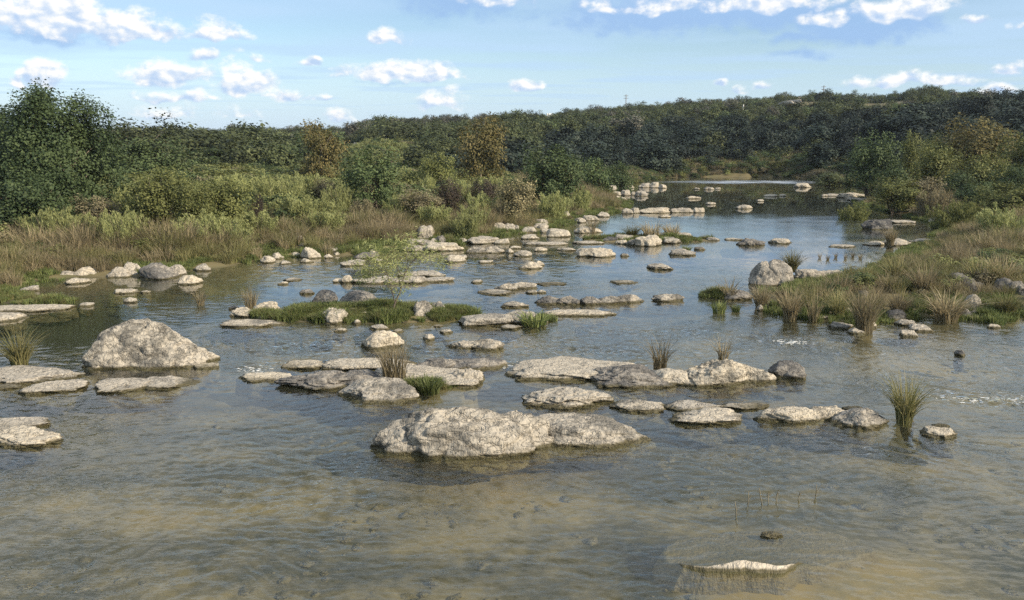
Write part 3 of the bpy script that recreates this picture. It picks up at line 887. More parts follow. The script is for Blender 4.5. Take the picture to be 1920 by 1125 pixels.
rock("stone", "white stone farthest in the pool, middle of three", [(1321, 1342, 350, 356)], 'p', group=FP, flat=.3)
rock("stone", "tiny white stone farthest in the pool, left of three", [(1301, 1312, 351, 355)], 'p', group=FP, flat=.3)
rock("stone", "tiny white stone farthest in the pool, right of three", [(1341, 1353, 351, 355)], 'p', group=FP, flat=.3)
rock("stone", "flat stone of the far pool pair toward the right shore, left one", [(1436, 1462, 363, 369)], 'p', group=FP, flat=.3)
rock("stone", "flat stone of the far pool pair toward the right shore, right one", [(1462, 1477, 363, 368)], 'p', group=FP, flat=.3)
rock("stone", "tiny stone in the far pool between oval stone and pair", [(1419, 1433, 373, 378)], 'p', group=FP, flat=.3)

# --- right side
RB = "rocks along the right bank"
rock("rock", "white rock under the far right shore's shaded bush", [(1494, 1524, 342, 352)], 'p', group=RB)
rock("stone", "small stone at the left end of the right shore's white ledge", [(1541, 1554, 363, 368)], 'p', group=RB, flat=.2)
rock("stone", "flat stone joining the right shore's white ledge", [(1554, 1584, 362, 368)], 'p', group=RB, flat=.3)
rock("flat_rock", "broad white ledge on the far right shore below the dark tree", [(1578, 1637, 360, 372)], 'p', group=RB, flat=.4, boxy=3.2)
rock("flat_rock", "lower thin step of the far right shore's white ledge", [(1600, 1655, 370, 377)], 'p', group=RB, flat=.4)
rock("rock", "dark grey rock with a pale foot off the right bank", [(1624, 1682, 409, 431)], 'd', group=RB, asp=.65)
rock("flat_rock", "white slab in the inlet above the dark grey rock", [(1698, 1742, 390, 401)], 'p', group=RB, flat=.3)
rock("stone", "small white stone left of the inlet's white slab", [(1683, 1708, 387, 394)], 'p', group=RB, flat=.2)
rock("flat_rock", "thin pale shelf right of the dark grey rock", [(1678, 1725, 412, 419)], 'p', group=RB, flat=.4)
rock("rock", "grey rock at the inlet's mouth under the right bank brush", [(1752, 1792, 407, 419)], 'm', group=RB, flat=.1)
rock("rock", "grey rock in the riffle between far islet and right bank", [(1388, 1437, 445, 462)], 'g', flat=.1, peak=.1)
rock("flat_rock", "pale slab in the riffle right of the grey riffle rock", [(1444, 1492, 445, 457)], 'p', flat=.2)
rock("stone", "small stone in the riffle left of the grey riffle rock", [(1328, 1352, 444, 452)], 'm', flat=.2)
rock("stone", "thin stone awash at the grey riffle rock's left", [(1364, 1397, 445, 451)], 'm', flat=.3)
rock("flat_rock", "low white slab at the left of the right bank's white ledge", [(1563, 1610, 457, 465)], 'p', group=RB, flat=.3)
rock("flat_rock", "white slab touching the dry tuft on the right bank's ledge", [(1626, 1664, 451, 461)], 'p', group=RB, flat=.3)
rock("flat_rock", "largest block of the right bank's white ledge", [(1662, 1720, 445, 461)], 'p', group=RB, flat=.3, boxy=3)
rock("flat_rock", "end block of the right bank's white ledge in the brush", [(1716, 1762, 445, 456)], 'p', group=RB, flat=.3)
rock("flat_rock", "long white ledge running right from the tall split boulder", [(1494, 1550, 506, 524), (1535, 1605, 507, 521)], 'p', group=RB, flat=.3, boxy=3, asp=.5)
rock("boulder", "tall split boulder with grass around it on the right bank", [(1414, 1466, 490, 536, dict(asp=.9)), (1432, 1494, 486, 536, dict(asp=.9))], 'm', group=RB, boxy=2.6, rough=.07, cut=.86)
rock("rock", "low dark rock at the left tip of the right bank's grass", [(1358, 1414, 544, 563)], 'g', group=RB, flat=.1, rough=.12)
rock("boulder", "black sided boulder with a pale cap in right bank grass", [(1788, 1854, 513, 546)], 'd', group=RB, z=.35, boxy=3.2, flat=.15)
rock("rock", "grey rock at the right edge, left of the pair", [(1872, 1908, 522, 546)], 'g', group=RB, z=.3)
rock("rock", "grey rock cut by the right edge in the bank grass", [(1896, 1950, 528, 552)], 'g', group=RB, z=.3)
rock("rock", "brownish rock in greenery below the black sided boulder", [(1816, 1846, 553, 577)], 'm', group=RB, z=.2)
rock("stone", "grey stone half hidden behind the right bank's dry tufts", [(1608, 1634, 544, 558)], 'g', group=RB, z=.2)
rock("rock", "white rock among right bank tufts at the water's edge", [(1576, 1604, 576, 592)], 'p', group=RB)
rock("rock", "dark slanted rock in greenery at the right bank's front", [(1666, 1716, 579, 599)], 'd', group=RB, z=.05)
rock("rock", "white rock at the water's edge below the dark slanted rock", [(1686, 1720, 599, 612)], 'p', group=RB, flat=.2)
rock("rock", "white rock in the shallows below the right bank, middle of three", [(1713, 1754, 608, 622)], 'p', group=RB, flat=.2)
rock("flat_rock", "white slab in the shallows below the right bank, lowest of three", [(1692, 1728, 620, 632)], 'p', flat=.25)
rock("flat_rock", "flat rock in the shallows left of the tall dry tuft", [(1558, 1604, 604, 617)], 'm', flat=.25)
rock("stone", "rounded white stone right in front of the tall dry tuft", [(1595, 1624, 615, 627)], 'p', flat=.1)
rock("stone", "white stone right behind the tall dry tuft's foot", [(1627, 1648, 602, 615)], 'p', group=RB)
rock("rock", "grey stone in the shallows under the right bank's big tuft", [(1800, 1828, 579, 595)], 'g', group=RB)
rock("stone", "small white stone alone in the water near the right edge", [(1856, 1877, 608, 616)], 'p', flat=.1)
rock("stone", "small dark stone alone in the rapid water at the right", [(1794, 1814, 656, 668)], 'd')
rock("stone", "white round stone at the left foot of the right bank tufts", [(1418, 1434, 572, 583)], 'p', group=RB)
rock("stone", "thin stone at the water's edge between right bank tufts", [(1533, 1560, 591, 599)], 'm', group=RB, flat=.2)

# --- the drowned slab in the near right water: only its front lip stands out
OUTL = [(1238, 1032), (1252, 1052), (1275, 1064), (1320, 1070), (1365, 1073), (1420, 1070), (1470, 1072), (1500, 1060), (1545, 1050), (1575, 1036),
        (1610, 1022), (1640, 1006), (1630, 988), (1590, 976), (1550, 970), (1500, 966), (1420, 978), (1340, 985), (1270, 1005)]
pts = np.array([[at(x, y).x, at(x, y).y] for x, y in OUTL])
ctr = pts.mean(0)
seg = []
for k in range(len(pts)):
    a_, b_ = pts[k], pts[(k + 1) % len(pts)]
    for t in np.linspace(0, 1, 14, endpoint=False):
        seg.append(a_ + (b_ - a_) * t)
seg = np.array(seg)
nf_ = 0.16 * fbm(xyz(seg[:, 0] * 1.6, seg[:, 1] * 1.6, 2.0), 4)
seg = seg + (seg - ctr) * nf_[:, None]
lip = np.array([at(x, 1066).y for x in (1238,)])
rings = [(1.12, -0.75, 0), (1.07, -0.36, 0), (1.03, -0.18, 0), (1.0, -0.05, 2), (0.985, 0.0, 2), (0.965, 0.0, 2), (0.94, 0.0, 2), (0.91, 0.0, 2), (0.88, 0.0, 2),
         (0.84, -0.03, 1), (0.78, -0.05, 1), (0.65, -0.05, 1), (0.45, -0.045, 1), (0.2, -0.05, 1)]
vv, n = [], len(seg)
spx = PCX + FOC * seg[:, 0] / (seg[:, 1] * math.cos(PITCH) + CAM_H * math.sin(PITCH))
front = smooth(spx, 1245, 1275) * (1 - smooth(spx, 1480, 1550)) * (seg[:, 1] < ctr[1])
for sc_, z_, k_ in rings:
    q = ctr + (seg - ctr) * sc_
    zz_ = z_ + 0.05 * fbm(xyz(q[:, 0] * 1.7, q[:, 1] * 1.7, 4.0), 4) - 0.015
    if k_ == 2:
        lipn = np.clip(0.85 + 0.8 * perlin(xyz(q[:, 0] * 0.9, q[:, 1] * 0.9, 1.0)) + 0.25 * perlin(xyz(q[:, 0] * 3.0, q[:, 1] * 3.0, 3.0)), 0.45, 1.4)
        zz_ = zz_ - 0.045 + (0.0 if sc_ > 0.99 else 1.0) * front * lipn * 0.20 * (1 - smooth(np.full(n, 0.985 - sc_), 0, 0.125))
    if k_ == 1:
        zz_ = zz_ + 0.02 * front
    qpx = PCX + FOC * q[:, 0] / (q[:, 1] * math.cos(PITCH) + CAM_H * math.sin(PITCH))
    zz_ = zz_ - 0.22 * smooth(qpx, 1490, 1640) - 0.12 * smooth(q[:, 1], ctr[1], seg[:, 1].max())
    vv.append(np.column_stack([q, zz_]))
vv.append(np.array([[ctr[0], ctr[1], -0.10]]))
vv = np.concatenate(vv)
ff = []
for j in range(len(rings) - 1):
    for i in range(n):
        a0, a1, b0, b1 = j * n + i, j * n + (i + 1) % n, (j + 1) * n + i, (j + 1) * n + (i + 1) % n
        ff += [(a0, a1, b1), (a0, b1, b0)]
last = (len(rings) - 1) * n
ff += [(last + i, last + (i + 1) % n, len(vv) - 1) for i in range(n)]
o = link("drowned_slab", mesh_np("drowned_slab", vv - np.array([ctr[0], ctr[1], 0]), np.array(ff), R_SHELF), loc=(ctr[0], ctr[1], 0))
tag(o, "wide drowned rock slab in the near right water, only its white front lip above the surface", "rock", "limestone rocks in the river")
rock("stone", "craggy dark bit of stone breaking the surface over the drowned slab", [(1425, 1470, 998, 1010)], 'd', flat=.1, rough=.16)

# ------------------------------------------------------------------ foliage kit
def leaf_material(name, a, b, trans=0.3, spread=0.35):
    m, N, out = new_mat(name)
    oi = N.n('ShaderNodeObjectInfo')
    c = N.mix(attr(N, 'tint'), a, b)
    hs = N.n('ShaderNodeHueSaturation')
    N.link(N.lin(oi.outputs['Random'], 0, 1, 1 - spread, 1 + spread), hs.inputs['Value'])
    hs.inputs['Hue'].default_value = 0.5
    N.link(c, hs.inputs['Color'])
    d = principled(N, None, hs.outputs[0], 0.6, 0.2)
    t = N.n('ShaderNodeBsdfTranslucent')
    N.link(hs.outputs[0], t.inputs[0])
    N.link(N.mixs(trans, d, t.outputs[0]), out.inputs[0])
    return m


L_DEEP = leaf_material("leaf_deep_green", (0.030, 0.053, 0.024), (0.090, 0.122, 0.048), 0.25, 0.12)
L_DARK = leaf_material("leaf_dark_green", (0.036, 0.062, 0.026), (0.115, 0.150, 0.058), 0.25, 0.2)
L_OLIVE = leaf_material("leaf_yellow_green", (0.078, 0.098, 0.030), (0.230, 0.238, 0.084), 0.3, 0.15)
L_FEATH = leaf_material("leaf_feathery_green", (0.165, 0.192, 0.068), (0.350, 0.365, 0.155), 0.3, 0.2)
L_AUT = leaf_material("leaf_autumn", (0.080, 0.085, 0.032), (0.205, 0.165, 0.064), 0.3, 0.15)
L_PALE = leaf_material("leaf_pale_flowering", (0.07, 0.075, 0.03), (0.42, 0.36, 0.20), 0.2, 0.1)
L_BROWN = leaf_material("leaf_dry_brown", (0.11, 0.10, 0.058), (0.26, 0.225, 0.13), 0.2, 0.25)
L_BLACK = leaf_material("leaf_dead_dark", (0.025, 0.020, 0.015), (0.075, 0.058, 0.042), 0.1, 0.2)
L_HILL = leaf_material("leaf_hill_oak", (0.036, 0.050, 0.023), (0.105, 0.120, 0.048), 0.2, 0.4)
L_HILL_SHADE = leaf_material("leaf_hill_painted_shade", (0.012, 0.022, 0.018), (0.040, 0.053, 0.036), 0.1, 0.45)  # cloud shade painted in as a darker leaf colour
L_HILLG = leaf_material("leaf_hill_bare_twigs", (0.075, 0.075, 0.055), (0.15, 0.145, 0.11), 0.1, 0.25)
G_DRY = leaf_material("grass_dry", (0.150, 0.128, 0.074), (0.350, 0.290, 0.175), 0.3, 0.35)
G_MIX = leaf_material("grass_mixed", (0.105, 0.115, 0.042), (0.27, 0.24, 0.115), 0.3, 0.35)
G_GREEN = leaf_material("grass_green", (0.08, 0.115, 0.033), (0.19, 0.21, 0.08), 0.3, 0.3)
m_bark, N, out = new_mat("bark")
principled(N, out, N.mix(N.noise(geo_pos(N), 6.0, 2.0), (0.055, 0.045, 0.035), (0.16, 0.135, 0.105)), 0.9, 0.1)
m_palebark, N, out = new_mat("pale_bark")
principled(N, out, N.mix(N.noise(geo_pos(N), 6.0, 2.0), (0.14, 0.12, 0.09), (0.32, 0.28, 0.22)), 0.9, 0.1)


def leaves(c, nrm, length, width, axis, tint):
    """diamond leaves at c: 4 vertices each"""
    n = len(c)
    side = np.cross(axis, nrm)
    side /= np.linalg.norm(side, axis=1)[:, None] + 1e-9
    L, Wd = (axis * length[:, None]) * 0.5, side * width[:, None] * 0.5
    v = np.stack([c - L, c + Wd - 0.1 * L, c + L, c - Wd - 0.1 * L], 1).reshape(-1, 3)
    q = np.arange(4 * n).reshape(-1, 4)
    return v, q, np.repeat(tint, 4)


def unit(g, n):
    v = g.normal(size=(n, 3))
    return v / np.linalg.norm(v, axis=1)[:, None]


def crown_mesh(name, seed, n, leaf, lobes, mat, style='round', clumps=None, ragged=0.12, hollow=0.55):
    """crown about 1 wide and 1 high standing on z = 0"""
    g = np.random.default_rng(seed)
    cs, rs = [], []
    for k in range(lobes):
        t = (k + 0.5) / lobes
        if style == 'round':
            z = 0.18 + 0.62 * t ** 0.8
            rad = 0.30 * math.sqrt(max(1 - ((z - 0.42) / 0.6) ** 2, 0.05))
            rr = g.uniform(0.15, 0.25)
        elif style == 'broad':
            z = 0.10 + 0.76 * t
            rad = 0.34 * math.sqrt(max(1 - ((z - 0.36) / 0.62) ** 2, 0.03))
            rr = g.uniform(0.11, 0.20)
        elif style == 'tall':
            z = 0.12 + 0.74 * t
            rad = 0.26 * (1.1 - z) ** 0.7
            rr = g.uniform(0.12, 0.22) * (1.25 - 0.5 * z)
        elif style == 'dome':
            z = g.uniform(0.10, 0.62)
            rad = 0.36 * math.sqrt(max(1 - (z / 0.85) ** 2, 0.02))
            rr = g.uniform(0.16, 0.24)
        else:                                               # flat topped, open
            z = g.uniform(0.45, 0.85)
            rad = 0.38
            rr = g.uniform(0.10, 0.17)
        an = k * 2.4 + g.uniform(-.5, .5)
        q = rad * math.sqrt(g.uniform(0.25, 1.0)) if style != 'dome' else rad * math.sqrt(g.uniform(0.05, 1))
        cs.append((q * math.cos(an), q * math.sin(an), z)); rs.append(rr)
    cs, rs = np.array(cs), np.array(rs)
    nc = clumps or max(40, n // 45)
    li = g.choice(lobes, nc, p=rs ** 2 / (rs ** 2).sum())
    u = unit(g, nc)
    cc = cs[li] + u * (rs[li] * (hollow + (1.05 - hollow) * g.random(nc) ** 0.5) * (1 + ragged * np.clip(g.normal(size=nc), -1.5, 1.2)))[:, None]
    cc[:, 2] = np.maximum(cc[:, 2], 0.03)
    ct = g.random(nc)
    ci = g.integers(0, nc, n)
    sg = 0.022 + 0.010 * 40 / math.sqrt(nc)
    c = cc[ci] + np.clip(g.normal(size=(n, 3)), -1.7, 1.7) * sg
    c[:, 2] = np.abs(c[:, 2])
    outw = c - np.array([0, 0, 0.35])
    outw /= np.linalg.norm(outw, axis=1)[:, None] + 1e-9
    nrm = outw * 0.7 + np.array([0, 0, 0.45]) + unit(g, n) * 0.75
    nrm /= np.linalg.norm(nrm, axis=1)[:, None]
    ax = np.cross(nrm, unit(g, n))
    ax /= np.linalg.norm(ax, axis=1)[:, None] + 1e-9
    ln = leaf * g.uniform(0.6, 1.35, n)
    v, q, t = leaves(c, nrm, ln, ln * 0.62, ax, np.clip(0.6 * ct[ci] + 0.4 * g.random(n), 0, 1))
    return mesh_np(name, v, quads=q, mat=mat, smooth_=False, tint=t)


def feather_mesh(name, seed, n, stems, mat, length=0.13, width=0.012, droop=0.0):
    """upright plumes of fine foliage, 1 wide and 1 high"""
    g = np.random.default_rng(seed)
    an, rd = g.uniform(0, 6.283, stems), 0.30 * np.sqrt(g.random(stems))
    hs = (1.0 - 1.0 * rd) * g.uniform(0.6, 1.0, stems)
    lean = g.normal(size=(stems, 2)) * 0.08 + np.stack([np.cos(an), np.sin(an)], -1) * rd[:, None] * 0.65
    st = g.random(stems)
    si = g.integers(0, stems, n)
    t = g.random(n) ** 0.75
    base = np.stack([np.cos(an) * rd, np.sin(an) * rd], -1)[si]
    xy = base + lean[si] * (t ** 1.4)[:, None]
    wd = 0.085 * (1.05 - t) + 0.012
    c = np.column_stack([xy + g.normal(size=(n, 2)) * wd[:, None], t * hs[si] - droop * t ** 3 * 0.2])
    ax = np.column_stack([lean[si] * 0.8 + g.normal(size=(n, 2)) * 0.45, np.full(n, 1.0 - droop)])
    ax /= np.linalg.norm(ax, axis=1)[:, None]
    nrm = np.cross(ax, unit(g, n))
    nrm /= np.linalg.norm(nrm, axis=1)[:, None] + 1e-9
    ln = length * g.uniform(0.5, 1.2, n) * (1.15 - 0.5 * t)
    v, q, tt = leaves(c, nrm, ln, np.full(n, width), ax, np.clip(0.35 * st[si] + 0.35 * g.random(n) + 0.3 * t, 0, 1))
    v[:, 2] = np.abs(v[:, 2])
    return mesh_np(name, v, quads=q, mat=mat, smooth_=False, tint=tt)


def tube(pts, radii, sides=6):
    pts = np.asarray(pts, float)
    vv, ff = [], []
    for k, p in enumerate(pts):
        d = pts[min(k + 1, len(pts) - 1)] - pts[max(k - 1, 0)]
        d /= np.linalg.norm(d) + 1e-9
        a = np.cross(d, (0.31, 0.92, 0.2)); a /= np.linalg.norm(a)
        b = np.cross(d, a)
        for i in range(sides):
            w = 2 * math.pi * i / sides
            vv.append(p + radii[k] * (a * math.cos(w) + b * math.sin(w)))
    for k in range(len(pts) - 1):
        for i in range(sides):
            j = (i + 1) % sides
            ff.append((k * sides + i, k * sides + j, (k + 1) * sides + j, (k + 1) * sides + i))
    return np.array(vv), np.array(ff)


def trunk_mesh(name, seed, mat, limbs=9, thick=0.022, multi=1, top=0.75, spread=0.34):
    g = np.random.default_rng(seed)
    vs, fs, n0 = [], [], 0

    def add(p, r):
        nonlocal n0
        v, f = tube(p, r)
        vs.append(v); fs.append(f + n0); n0 += len(v)
    for m_ in range(multi):
        a = g.uniform(0, 6.28)
        o = np.array([math.cos(a), math.sin(a), 0]) * (0.05 if multi > 1 else 0)
        tip = np.array([o[0] * 4 + g.uniform(-.05, .05), o[1] * 4 + g.uniform(-.05, .05), top])
        ts = np.linspace(0, 1, 7)
        path = o + (tip - o) * ts[:, None] + 0.02 * np.column_stack([np.sin(ts * 5 + a), np.cos(ts * 4 + a), ts * 0]) - np.array([0, 0, 0.04])
        add(path, thick * (1.15 - 0.95 * ts) + 0.002)
        for k in range(limbs):
            t = g.uniform(0.22, 0.85)
            s0 = path[0] + (path[-1] - path[0]) * t
            b = g.uniform(0, 6.28)
            e = s0 + np.array([math.cos(b) * spread * g.uniform(.6, 1.1), math.sin(b) * spread * g.uniform(.6, 1.1), g.uniform(.12, .32)]) * (1.15 - .5 * t)
            mid = (s0 + e) / 2 + np.array([0, 0, -0.03])
            add([s0, mid, e], np.array([.45, .3, .08]) * thick * (1.2 - .6 * t))
    return mesh_np(name, np.concatenate(vs), quads=np.concatenate(fs), mat=mat)


def tuft_mesh(name, seed, blades, mat, width=0.02, spread=0.16, lean=0.38, seg=3, fan=1.0):
    """clump of grass blades, 1 high; width in units of height"""
    g = np.random.default_rng(seed)
    an, rd = g.uniform(0, 6.283, blades), spread * np.sqrt(g.random(blades))
    h = g.uniform(0.5, 1.0, blades)
    la = an + g.normal(size=blades) * 0.7
    ll = lean * g.random(blades) ** 0.7 * fan
    side = np.stack([-np.sin(la + g.normal(size=blades)), np.cos(la + g.normal(size=blades)), np.zeros(blades)], -1)
    lv = []
    for k in range(seg + 1):
        t = k / seg
        c = np.stack([np.cos(an) * rd + np.cos(la) * ll * t ** 1.8 * h, np.sin(an) * rd + np.sin(la) * ll * t ** 1.8 * h,
                      h * (t - 0.28 * ll / max(lean, 1e-3) * t ** 2.6 * min(lean * 2, 1)) - 0.05 * (k == 0)], -1)
        w = width * (1 - 0.85 * t ** 1.5) * 0.5
        lv += [c - side * w, c + side * w]
    v = np.stack(lv, 1).reshape(-1, 3)
    m_ = 2 * (seg + 1)
    base = np.arange(blades)[:, None, None] * m_
    q = (base + np.array([[2 * k, 2 * k + 1, 2 * k + 3, 2 * k + 2] for k in range(seg)])[None]).reshape(-1, 4)
    tt = np.repeat(g.random(blades), m_)
    return mesh_np(name, v, quads=q, mat=mat, smooth_=False, tint=tt)


def scatter(name, label, meshes, pts, scl, rot=None, seed=0, pick=None):
    """one 'stuff' object that draws copies of the given meshes on points"""
    g = np.random.default_rng(seed)
    n = len(pts)
    me = bpy.data.meshes.new(name)
    me.vertices.add(n)
    me.vertices.foreach_set('co', np.asarray(pts, np.float32).ravel())
    for key, typ, val in (('sx', 'FLOAT', scl[:, 0]), ('sz', 'FLOAT', scl[:, 1]), ('turn', 'FLOAT', g.uniform(0, 6.283, n) if rot is None else rot),
                          ('pick', 'INT', g.integers(0, len(meshes), n) if pick is None else pick)):
        a = me.attributes.new(key, typ, 'POINT')
        a.data.foreach_set('value', np.asarray(val, np.int32 if typ == 'INT' else np.float32))
    src = bpy.data.collections.new(name + "_kinds")
    for k, m_ in enumerate(meshes):
        src.objects.link(bpy.data.objects.new("%s_kind_%02d" % (name, k), m_))
    o = link(name, me)
    ng = bpy.data.node_groups.new(name, 'GeometryNodeTree')
    ng.interface.new_socket('Geometry', in_out='INPUT', socket_type='NodeSocketGeometry')
    ng.interface.new_socket('Geometry', in_out='OUTPUT', socket_type='NodeSocketGeometry')
    nn = ng.nodes.new
    gi, go = nn('NodeGroupInput'), nn('NodeGroupOutput')
    iop, ci = nn('GeometryNodeInstanceOnPoints'), nn('GeometryNodeCollectionInfo')
    ci.inputs[0].default_value = src
    ci.inputs['Separate Children'].default_value = True
    ci.inputs['Reset Children'].default_value = True

    def named(key, typ):
        a = nn('GeometryNodeInputNamedAttribute')
        a.data_type = typ
        a.inputs[0].default_value = key
        return a.outputs[0]
    L = ng.links.new
    L(gi.outputs[0], iop.inputs['Points']); L(ci.outputs[0], iop.inputs['Instance'])
    iop.inputs['Pick Instance'].default_value = True
    L(named('pick', 'INT'), iop.inputs['Instance Index'])
    cr = nn('ShaderNodeCombineXYZ'); L(named('turn', 'FLOAT'), cr.inputs[2])
    e2r = nn('FunctionNodeEulerToRotation'); L(cr.outputs[0], e2r.inputs[0]); L(e2r.outputs[0], iop.inputs['Rotation'])
    cs_ = nn('ShaderNodeCombineXYZ'); sx = named('sx', 'FLOAT')
    L(sx, cs_.inputs[0]); L(sx, cs_.inputs[1]); L(named('sz', 'FLOAT'), cs_.inputs[2])
    L(cs_.outputs[0], iop.inputs['Scale'])
    L(iop.outputs[0], go.inputs[0])
    md = o.modifiers.new("scatter", 'NODES')
    md.node_group = ng
    return tag(o, label, kind="stuff")


def project(p):
    """photo pixel of world points (n,3)"""
    x, y, z = p[:, 0], p[:, 1], p[:, 2] - CAM_H
    c, s_ = math.cos(PITCH), math.sin(PITCH)
    dep = y * c - z * s_
    return PCX + FOC * x / dep, PCY - FOC * (y * s_ + z * c) / dep


# ------------------------------------------------------------------ crown and tuft shapes
CR = {
    'big': crown_mesh("crown_big", 1, 64000, 0.0205, 44, L_DEEP, 'broad', clumps=900, ragged=.16),
    'bush': crown_mesh("crown_bush", 2, 6500, 0.040, 13, L_OLIVE, 'round', clumps=170, ragged=.22),
    'bush_b': crown_mesh("crown_bush", 3, 6500, 0.040, 15, L_OLIVE, 'round', clumps=150, ragged=.25),
    'dome': crown_mesh("crown_dome", 4, 9000, 0.034, 18, L_DARK, 'dome', clumps=240, ragged=.15),
    'dome_b': crown_mesh("crown_dome", 5, 5000, 0.045, 12, L_DARK, 'dome', clumps=140, ragged=.18),
    'tall': crown_mesh("crown_tall", 6, 7000, 0.042, 16, L_AUT, 'broad', clumps=130, ragged=.3),
    'open': crown_mesh("crown_open", 7, 4200, 0.040, 17, L_HILL, 'flat', clumps=110, ragged=.2),
    'feather': feather_mesh("plumes", 8, 7000, 42, L_FEATH),
    'feather_b': feather_mesh("plumes", 9, 6000, 30, L_FEATH, 0.15, 0.013),
}
TRK = {'tall': trunk_mesh("trunk_tall", 1, m_palebark, 12, 0.02, 1, .85), 'low': trunk_mesh("trunk_low", 2, m_bark, 7, 0.016, 3, .6),
       'open': trunk_mesh("trunk_open", 3, m_palebark, 14, 0.018, 2, .72, .4), 'stem': trunk_mesh("trunk_stem", 4, m_bark, 4, 0.010, 6, .7, .22)}
EXCL = []           # places kept clear of the wild scatter


def tree(name, label, cat, x0, x1, yt, d, crown, leaf=None, trunk='low', group=None, turn=None, depth=1.0, zoff=0.0):
    """a tree or shrub d metres away whose crown fills that width and reaches that row of the photograph"""
    d0 = pix_dir((x0 + x1) / 2, 265)
    k = d / math.hypot(d0.x, d0.y)
    x, y = d0.x * k, d0.y * k
    zb = gz(x, y) + zoff
    dt = pix_dir((x0 + x1) / 2, yt)
    zt = CAM_H + dt.z / math.hypot(dt.x, dt.y) * d
    h = max(zt - zb, 0.5)
    w = (x1 - x0) / FOC * (y * math.cos(PITCH) + 1.2)
    r = link(name, None, loc=(x, y, zb), rz=(hash_turn(label) if turn is None else turn))
    tag(r, label, cat, group)
    c = link("crown" if cat == "tree" else "foliage", CR[crown], r, scale=(w * 1.02, w * 1.02 * depth, h * 0.98))
    if leaf is not None:
        c.material_slots[0].link = 'OBJECT'
        c.material_slots[0].material = leaf
    link("trunk" if cat == "tree" else "stem", TRK[trunk], r, scale=(w, w, h))
    EXCL.append((x, y, w * 0.42))
    return r


def hash_turn(s_):
    return (sum(ord(c) * (i + 3) for i, c in enumerate(s_)) % 628) / 100


TL, TR = "trees on the left bank", "trees on the right bank"
SH = "feathery shrubs on the left bank"
tree("broadleaf_tree", "tallest dark green tree at the left, rising above the skyline", "tree", -12, 222, 152, 66, 'big', L_DEEP, 'tall', TL, 0.4)
tree("broadleaf_tree", "dark green tree cut by the left edge beside the tallest tree", "tree", -170, 66, 186, 72, 'big', L_DEEP, 'tall', TL, 2.6)
tree("broadleaf_tree", "dark green tree in the lower left, in front of the tallest tree", "tree", -60, 110, 285, 60, 'dome', L_DEEP, 'low', TL)
tree("oak_tree", "oak with an open lacy top against the sky, right of the tallest tree", "tree", 180, 345, 212, 108, 'open', L_HILL, 'open', TL)
tree("oak_tree", "dense dark oak under the lacy topped one", "tree", 190, 350, 238, 102, 'dome', L_DARK, 'low', TL)
tree("oak_tree", "grey green oak standing left of the left autumn tree", "tree", 340, 460, 262, 130, 'dome_b', L_DARK, 'low', TL)
tree("oak_tree", "dark oak just left of the left autumn tree", "tree", 455, 570, 255, 130, 'dome', L_DARK, 'low', TL)
tree("autumn_tree", "left of two autumn trees, yellow brown with a narrow top", "tree", 556, 648, 228, 98, 'tall', L_AUT, 'tall', TL)
tree("autumn_tree", "right of two autumn trees, brown orange with a broken top", "tree", 846, 954, 217, 98, 'tall', L_AUT, 'tall', TL, 3.0)
tree("small_tree", "yellow green small tree with a visible trunk below the tallest tree", "tree", 218, 345, 304, 58, 'bush', L_OLIVE, 'tall', TL)
tree("small_tree", "yellow green bushy tree right of the one with a visible trunk", "tree", 315, 400, 330, 57, 'bush_b', L_OLIVE, 'low', TL)
tree("small_tree", "yellow green tree beside the dark snag", "tree", 372, 472, 322, 58, 'bush', L_OLIVE, 'low', TL)
tree("bushy_tree", "dark green tree in the middle of the feathery shrubs", "tree", 632, 752, 272, 68, 'bush_b', L_DARK, 'low', TL)
tree("small_tree", "olive tree between the dark bushy tree and the right autumn tree", "tree", 782, 856, 280, 88, 'bush', L_OLIVE, 'low', TL)
tree("dome_tree", "broad dark green dome of a tree near the left shore's point", "tree", 966, 1112, 245, 82, 'dome', L_DARK, 'low', TL)
tree("dome_tree", "lower dark green tree at the right flank of the broad dome tree", "tree", 1080, 1160, 272, 102, 'dome_b', L_DARK, 'low', TL)
tree("dome_tree", "small round green tree at the end of the left shore's trees", "tree", 1140, 1192, 284, 120, 'dome_b', L_DARK, 'low', TL)
tree("shrub", "pale tipped flowering shrub above the bank rock pile", "shrub", 926, 1010, 328, 66, 'bush', L_PALE, 'stem', "shrubs on the left bank")
